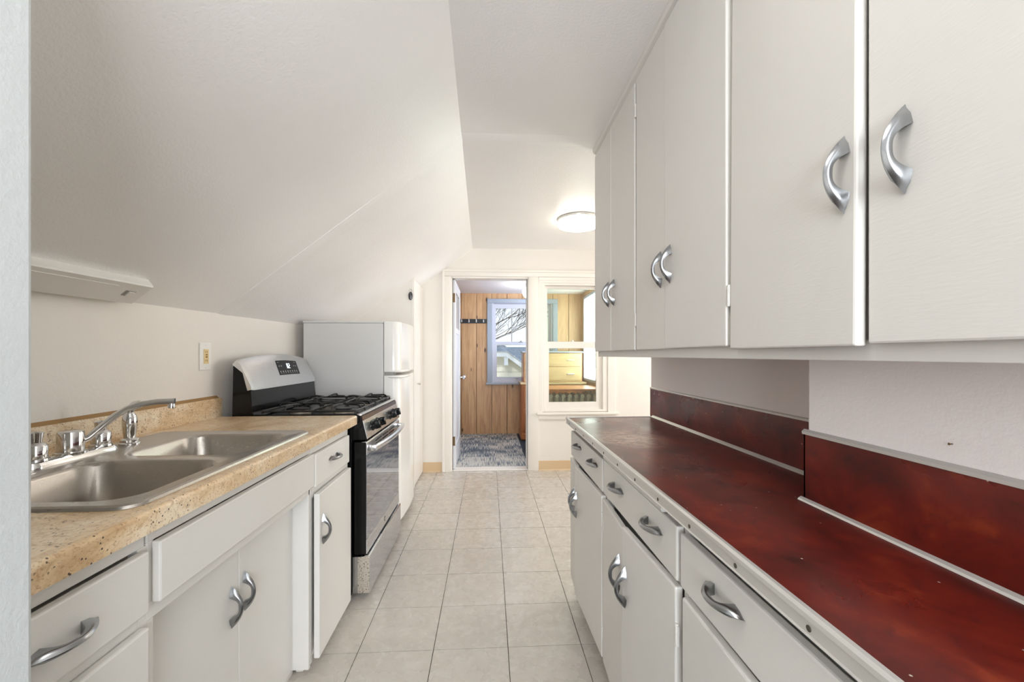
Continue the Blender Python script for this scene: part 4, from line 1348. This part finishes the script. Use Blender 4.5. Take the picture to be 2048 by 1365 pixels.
# ------------------------------------------------------------------ refrigerator
FY0, FY1 = 2.955, 3.545
fr = thing('refrigerator', 'small white top-freezer refrigerator behind the stove', 'refrigerator', (-0.98, 3.25, 0))
box('body', (-1.282, -0.738, FY0, FY1, 0.03, 1.455), 'fridge', fr, 0.006)
box('top_cap', (-1.284, -0.736, FY0 - 0.003, FY1 + 0.003, 1.455, 1.469), 'fridge', fr, 0.003)
boxes('gasket', [(-0.738, -0.730, FY0 + 0.012, FY1 - 0.012, 0.06, 1.455)], 'gasket', fr)
boxes('foot', [(-1.25, -1.21, FY0 + 0.03, FY0 + 0.07, 0, 0.03), (-0.80, -0.76, FY0 + 0.03, FY0 + 0.07, 0, 0.03), (-1.25, -1.21, FY1 - 0.07, FY1 - 0.03, 0, 0.03), (-0.80, -0.76, FY1 - 0.07, FY1 - 0.03, 0, 0.03)], 'gasket', fr)
def fdoor(name, z0, z1):
    bm = bmesh.new()
    def lp(z, ins):
        pts = [(-0.730, FY0 + ins), (-0.730, FY1 - ins)]
        cx_, r_ = -0.690, 0.055
        N = 8
        # rounded far corner then bowed front then rounded near corner
        for i in range(N + 1):
            a = PI / 2 - PI / 2 * i / N
            pts.append((-0.678 + r_ * math.cos(a) - ins, FY1 - 0.055 + 0.055 * math.sin(a) - ins))
        for i in range(1, 8):
            s = i / 8
            pts.append((-0.623 + 0.010 * math.sin(PI * s) - ins, FY1 - 0.055 + (FY0 + 0.055 - FY1 + 0.055) * s))
        for i in range(N + 1):
            a = -PI / 2 * i / N
            pts.append((-0.678 + r_ * math.cos(a) - ins, FY0 + 0.055 + 0.055 * math.sin(a) + ins))
        return [(x, y, z) for x, y in pts]
    loft(bm, [lp(z0, 0.004), lp(z0 + 0.004, 0.0), lp(z1 - 0.006, 0.0), lp(z1 - 0.002, 0.002), lp(z1, 0.006)])
    return put(name, mesh_of(bm, name, True, 35), 'fridge_door', fr)
fd1 = fdoor('freezer_door', 1.112, 1.468)
fd2 = fdoor('main_door', 0.06, 1.088)
for d_, z0, z1 in ((fd1, 1.112, 1.126), (fd2, 1.072, 1.090)):
    tube_obj('handle', [(-0.70, FY0 - 0.004, (z0 + z1) / 2), (-0.645, FY0 - 0.006, (z0 + z1) / 2), (-0.612, FY0 + 0.03, (z0 + z1) / 2), (-0.596, FY0 + 0.12, (z0 + z1) / 2), (-0.594, FY0 + 0.22, (z0 + z1) / 2)], [0.007, 0.009, 0.010, 0.009, 0.006], 'fridge_door', d_, n=10)
box('hinge_cover', (-0.73, -0.67, FY0 + 0.03, FY0 + 0.10, 1.0885, 1.1115), 'gasket', fr)
box('badge', (-0.6155, -0.6135, FY0 + 0.27, FY0 + 0.30, 1.405, 1.43), 'gasket', fd1)

# small fob hung on the closet wall
fo = thing('wall_fob', 'small dark oval fob hanging from a ring on the closet wall', 'fob', (-0.722, YC, 1.80))
bm = bmesh.new()
lathe(bm, [(0.004, -0.050), (0.015, -0.042), (0.020, -0.015), (0.019, 0.005), (0.012, 0.020), (0.005, 0.026)], n=16)
me = mesh_of(bm, 'fob', True)
for v_ in me.vertices:
    v_.co = Vector((v_.co.x, v_.co.y * 0.4, v_.co.z)) + Vector((-0.722, YC - 0.009, 1.788))
put('oval', me, 'fob', fo)
bm = bmesh.new()
tube(bm, [(-0.722 + 0.013 * math.cos(a), YC - 0.006, 1.826 + 0.013 * math.sin(a)) for a in [2 * PI * i / 16 for i in range(17)]], 0.0018, 6)
put('ring', mesh_of(bm, 'ring', True), 'chrome', fo)

# ceiling lamp of the dinette
cl = thing('ceiling_lamp', 'round flush ceiling lamp glowing beside the wall cabinets', 'lamp', (0.745, 3.42, ZC))
lathe_obj('trim_ring', [(0.176, ZC - 0.003), (0.180, ZC - 0.010), (0.178, ZC - 0.024), (0.172, ZC - 0.026), (0.10, ZC - 0.024)], 'alu', cl, c=(0.745, 3.42, 0), n=40)
lathe_obj('diffuser', [(0.172, ZC - 0.026), (0.174, ZC - 0.046), (0.170, ZC - 0.062), (0.12, ZC - 0.078), (0.05, ZC - 0.083), (0.002, ZC - 0.084)], 'lamp_glow', cl, c=(0.745, 3.42, 0), n=40)
bm = bmesh.new()
tube(bm, [(0.745 + 0.1755 * math.cos(a), 3.42 + 0.1755 * math.sin(a), ZC - 0.048) for a in [2 * PI * i / 40 for i in range(41)]], 0.003, 6)
put('band', mesh_of(bm, 'band', True), 'alu', cl)

# added fill lamp, out of view above the frame, brightens the near end
c2 = thing('ceiling_lamp', 'added round fill lamp, unseen above the camera at the near end of the kitchen', 'lamp', (0.0, 0.35, ZC))
lathe_obj('trim_ring', [(0.196, ZC - 0.003), (0.200, ZC - 0.010), (0.198, ZC - 0.024), (0.192, ZC - 0.026), (0.10, ZC - 0.024)], 'alu', c2, c=(0.0, 0.35, 0), n=40)
lathe_obj('diffuser', [(0.192, ZC - 0.026), (0.194, ZC - 0.046), (0.190, ZC - 0.062), (0.13, ZC - 0.078), (0.05, ZC - 0.083), (0.002, ZC - 0.084)], 'fill_glow', c2, c=(0.0, 0.35, 0), n=40)

# ------------------------------------------------------------------ right run: base cabinets
GX = 0.440      # face frame plane of the right base cabinets
ZR = 0.863      # top of their face frames
def right_base(label, y0, y1):
    u = thing('base_cabinet', label, 'cabinet', (0.65, (y0 + y1) / 2, 0), group='right base cabinets')
    bk = XR - 0.006 if y0 > 0.88 else XBUMP - 0.006
    box('body', (GX + 0.045, bk, y0 + 0.002, y1 - 0.002, 0.10, 0.700), 'cab', u)
    box('counter_cleat', (GX + 0.03, GX + 0.05, y0 + 0.002, y1 - 0.002, 0.70, 0.8725), 'cab', u)
    box('toe_kick', (GX + 0.045, GX + 0.06, y0 + 0.001, y1 - 0.03, 0.0, 0.10), 'cab', u)
    return u
u1 = right_base('white base cabinet at the far end of the red counter', 1.524, 2.135)
boxes('face_frame', [(GX, GX + 0.02, 1.524, 2.135, 0.842, ZR), (GX, GX + 0.02, 1.524, 1.548, 0.095, 0.842), (GX, GX + 0.02, 2.10, 2.135, 0.095, 0.842), (GX, GX + 0.02, 1.548, 2.10, 0.700, 0.728)], 'cab', u1, 0.0015)
box('end_panel', (GX + 0.001, XR - 0.006, 2.116, 2.134, 0.10, ZR), 'cab', u1)
d_ = cab_front(u1, 'drawer', -1, GX, 1.531, 2.118, 0.722, 0.846, hpos=(1.650, 0.800), hh=True)
put('handle', HANDLE, None, d_, loc=(-0.019, 1.935 - 1.531, 0.802 - 0.722), rot=hrot(-1, True), local=True)
cab_front(u1, 'door', -1, GX, 1.963, 2.132, 0.100, 0.706, hinge='far', ang=0.05, hpos=(1.985, 0.535))
cab_front(u1, 'door', -1, GX, 1.540, 1.960, 0.100, 0.706, hinge='near', ang=0.035, hpos=(1.925, 0.533), hinges=((1.538, 0.62), (1.538, 0.19)))
u2 = right_base('white base cabinet with a pull-out board in the middle of the red counter', 0.905, 1.524)
boxes('face_frame', [(GX, GX + 0.02, 0.905, 1.524, 0.848, ZR), (GX, GX + 0.02, 0.905, 0.918, 0.095, 0.848), (GX, GX + 0.02, 1.508, 1.524, 0.095, 0.848), (GX, GX + 0.02, 0.918, 1.508, 0.702, 0.730)], 'cab', u2, 0.0015)
d_ = cab_front(u2, 'drawer', -1, GX, 0.914, 1.512, 0.724, 0.848, hpos=(1.342, 0.798), hh=True)
put('handle', HANDLE, None, d_, loc=(-0.019, 1.048 - 0.914, 0.796 - 0.724), rot=hrot(-1, True), local=True)
bm = bmesh.new()
prism(bm, [(GX + 0.028, 0.851), (GX + 0.028, 0.866), (GX - 0.020, 0.866), (GX - 0.024, 0.858), (GX - 0.020, 0.851)], 'y', 0.992, 1.505)
put('pull_out_board', mesh_of(bm), 'cab', u2)
cab_front(u2, 'door', -1, GX, 0.921, 1.256, 0.100, 0.708, hinge='near', ang=0.045, hpos=(1.226, 0.538), hinges=((0.919, 0.602), (0.919, 0.19)))
cab_front(u2, 'door', -1, GX, 1.260, 1.522, 0.100, 0.700, hinge='far', ang=0.05, hpos=(1.290, 0.545), hinges=((1.514, 0.60),))
u3 = right_base('white base cabinet nearest the camera under the red counter', 0.28, 0.905)
boxes('face_frame', [(GX, GX + 0.02, 0.28, 0.905, 0.842, ZR), (GX, GX + 0.02, 0.890, 0.905, 0.095, 0.842), (GX, GX + 0.02, 0.28, 0.30, 0.095, 0.842), (GX, GX + 0.02, 0.30, 0.890, 0.702, 0.730)], 'cab', u3, 0.0015)
cab_front(u3, 'drawer', -1, GX, 0.30, 0.897, 0.724, 0.842, hpos=(0.724, 0.796), hh=True)
cab_front(u3, 'door', -1, GX, 0.605, 0.888, 0.100, 0.706, hinge='far', ang=0.008, hpos=(0.635, 0.54))
cab_front(u3, 'door', -1, GX, 0.31, 0.600, 0.100, 0.706, hinge='near', hpos=(0.57, 0.54))

# red counter with metal nosing
rc = thing('red_counter', 'mottled red laminate counter with metal nosing and upstand', 'counter', (0.6, 1.2, 0.905))
KX = 0.408
bm = bmesh.new()
abox(bm, KX, XR, 0.90, 2.165, 0.873, 0.905)
abox(bm, KX, XBUMP, 0.24, 0.90, 0.873, 0.905)
put('slab', mesh_of(bm), 'red', rc)
prism_obj('nosing', [(KX + 0.006, 0.9075), (KX - 0.001, 0.9078), (KX - 0.006, 0.9050), (KX - 0.0065, 0.8985), (KX - 0.0025, 0.8965), (KX - 0.0025, 0.8785), (KX - 0.0050, 0.8765), (KX - 0.001, 0.8730), (KX + 0.001, 0.8730), (KX + 0.001, 0.905), (KX + 0.006, 0.9052)], 'y', 0.24, 2.170, 'alu', rc, True, 30)
bm = bmesh.new()
prism(bm, [(2.164, 0.8695), (2.164, 0.9078), (2.1705, 0.9055), (2.1705, 0.8695)], 'x', KX, XR)
put('end_nosing', mesh_of(bm), 'alu', rc)
for k in range(12):
    lathe_obj('screw', [(0.0042, 0), (0.0042, 0.0008), (0.0025, 0.0016)], 'screw', rc, c=(KX - 0.0024, 0.51 + 0.158 * k - 0.16, 0.886), axis=(-1, 0, 0), n=10)
prism_obj('upstand', [(XR, 0.905), (XR - 0.004, 0.905), (XR - 0.004, 1.053), (XR, 1.053)], 'y', 0.9065, 2.20, 'red', rc)
prism_obj('upstand', [(XBUMP, 0.905), (XBUMP - 0.004, 0.905), (XBUMP - 0.004, 1.056), (XBUMP, 1.056)], 'y', 0.24, 0.9055, 'red', rc)
box('upstand_return', (XBUMP - 0.004, XR - 0.004, 0.9015, 0.9055, 0.905, 1.056), 'red', rc)
prism_obj('top_moulding', [(XR, 1.053), (XR - 0.006, 1.052), (XR - 0.0065, 1.058), (XR - 0.002, 1.061), (XR, 1.061)], 'y', 0.9065, 2.20, 'alu', rc)
prism_obj('top_moulding', [(XBUMP, 1.056), (XBUMP - 0.007, 1.055), (XBUMP - 0.0075, 1.061), (XBUMP - 0.002, 1.066), (XBUMP, 1.066)], 'y', 0.24, 0.9075, 'alu', rc)
prism_obj('cove_moulding', [(XR - 0.004, 0.905), (XR - 0.014, 0.905), (XR - 0.010, 0.909), (XR - 0.004, 0.914)], 'y', 0.9065, 2.165, 'alu', rc)
prism_obj('cove_moulding', [(XBUMP - 0.004, 0.905), (XBUMP - 0.013, 0.905), (XBUMP - 0.010, 0.9085), (XBUMP - 0.004, 0.912)], 'y', 0.24, 0.914, 'alu', rc)

# a stray nail in the wall above the near upstand
nl = thing('wall_nail', 'tiny rusty nail left in the wall above the near red upstand', 'nail', (XBUMP, 0.606, 1.096))
lathe_obj('shank', [(0.0010, -0.004), (0.0010, 0.005)], 'brass_old', nl, c=(XBUMP, 0.606, 1.096), axis=(-1, 0, 0), n=8)
lathe_obj('head', [(0.0018, 0.0045), (0.0020, 0.0055), (0.0014, 0.0062)], 'brass_old', nl, c=(XBUMP, 0.606, 1.096), axis=(-1, 0, 0), n=10)

# ------------------------------------------------------------------ wall cabinets
UX = 0.594      # face frame plane of the wall cabinets
UB, UTOP = 1.224, 2.325
def upper(label, y0, y1):
    u = thing('wall_cabinet', label, 'cabinet', (0.7, (y0 + y1) / 2, UB), group='wall cabinets')
    bk = XR - 0.002 if y0 > 0.88 else XBUMP - 0.002
    box('body', (UX + 0.018, bk, y0 + 0.001, y1 - 0.001, UB + 0.012, UTOP + 0.03), 'cab', u)
    return u
v1 = upper('white wall cabinet at the far end beside the ceiling lamp', 1.604, 2.240)
v2 = upper('white wall cabinet in the middle with paired crescent pulls', 0.966, 1.604)
v3 = upper('white wall cabinet nearest the camera with its door ajar', 0.20, 0.966)
for u, y0, y1 in ((v1, 1.604, 2.240), (v2, 0.966, 1.604), (v3, 0.20, 0.966)):
    boxes('face_frame', [(UX, UX + 0.018, y0, y1, UB, UB + 0.034), (UX, UX + 0.018, y0, y0 + 0.02, UB + 0.034, UTOP + 0.03), (UX, UX + 0.018, y1 - 0.02, y1, UB + 0.034, UTOP + 0.03), (UX, UX + 0.018, y0 + 0.02, y1 - 0.02, UTOP - 0.03, UTOP + 0.03)], 'cab', u, 0.0015)
cab_front(v1, 'door', -1, UX, 1.938, 2.239, 1.252, 2.310, hinge='far', hpos=(1.972, 1.523), ang=0.004)
cab_front(v1, 'door', -1, UX, 1.620, 1.935, 1.252, 2.310, hinge='near', hpos=(1.888, 1.520), hinges=((1.612, 2.195), (1.612, 1.372)))
cab_front(v2, 'door', -1, UX, 1.335, 1.600, 1.252, 2.312, hinge='far', hpos=(1.363, 1.518), ang=0.003)
cab_front(v2, 'door', -1, UX, 0.982, 1.332, 1.254, 2.312, hinge='near', hpos=(1.288, 1.521), hinges=((0.974, 2.20), (0.974, 1.376)), ang=0.008)
cab_front(v3, 'door', -1, UX, 0.611, 0.966, 1.247, 2.312, hinge='far', hpos=(0.632, 1.520), ang=0.034, lean=0.006)
cab_front(v3, 'door', -1, UX, 0.22, 0.603, 1.250, 2.312, hinge='near', hpos=(0.545, 1.518))
tr2 = struct(prism_obj('trim_2', [(UX + 0.02, 2.312), (UX - 0.006, 2.312), (UX - 0.008, 2.332), (UX - 0.020, 2.338), (UX - 0.026, 2.348), (UX - 0.024, ZC), (UX + 0.02, ZC)], 'y', 0.10, 2.262, 'cab', None, True, 25), 'white moulding between the wall cabinets and the ceiling', 'trim')
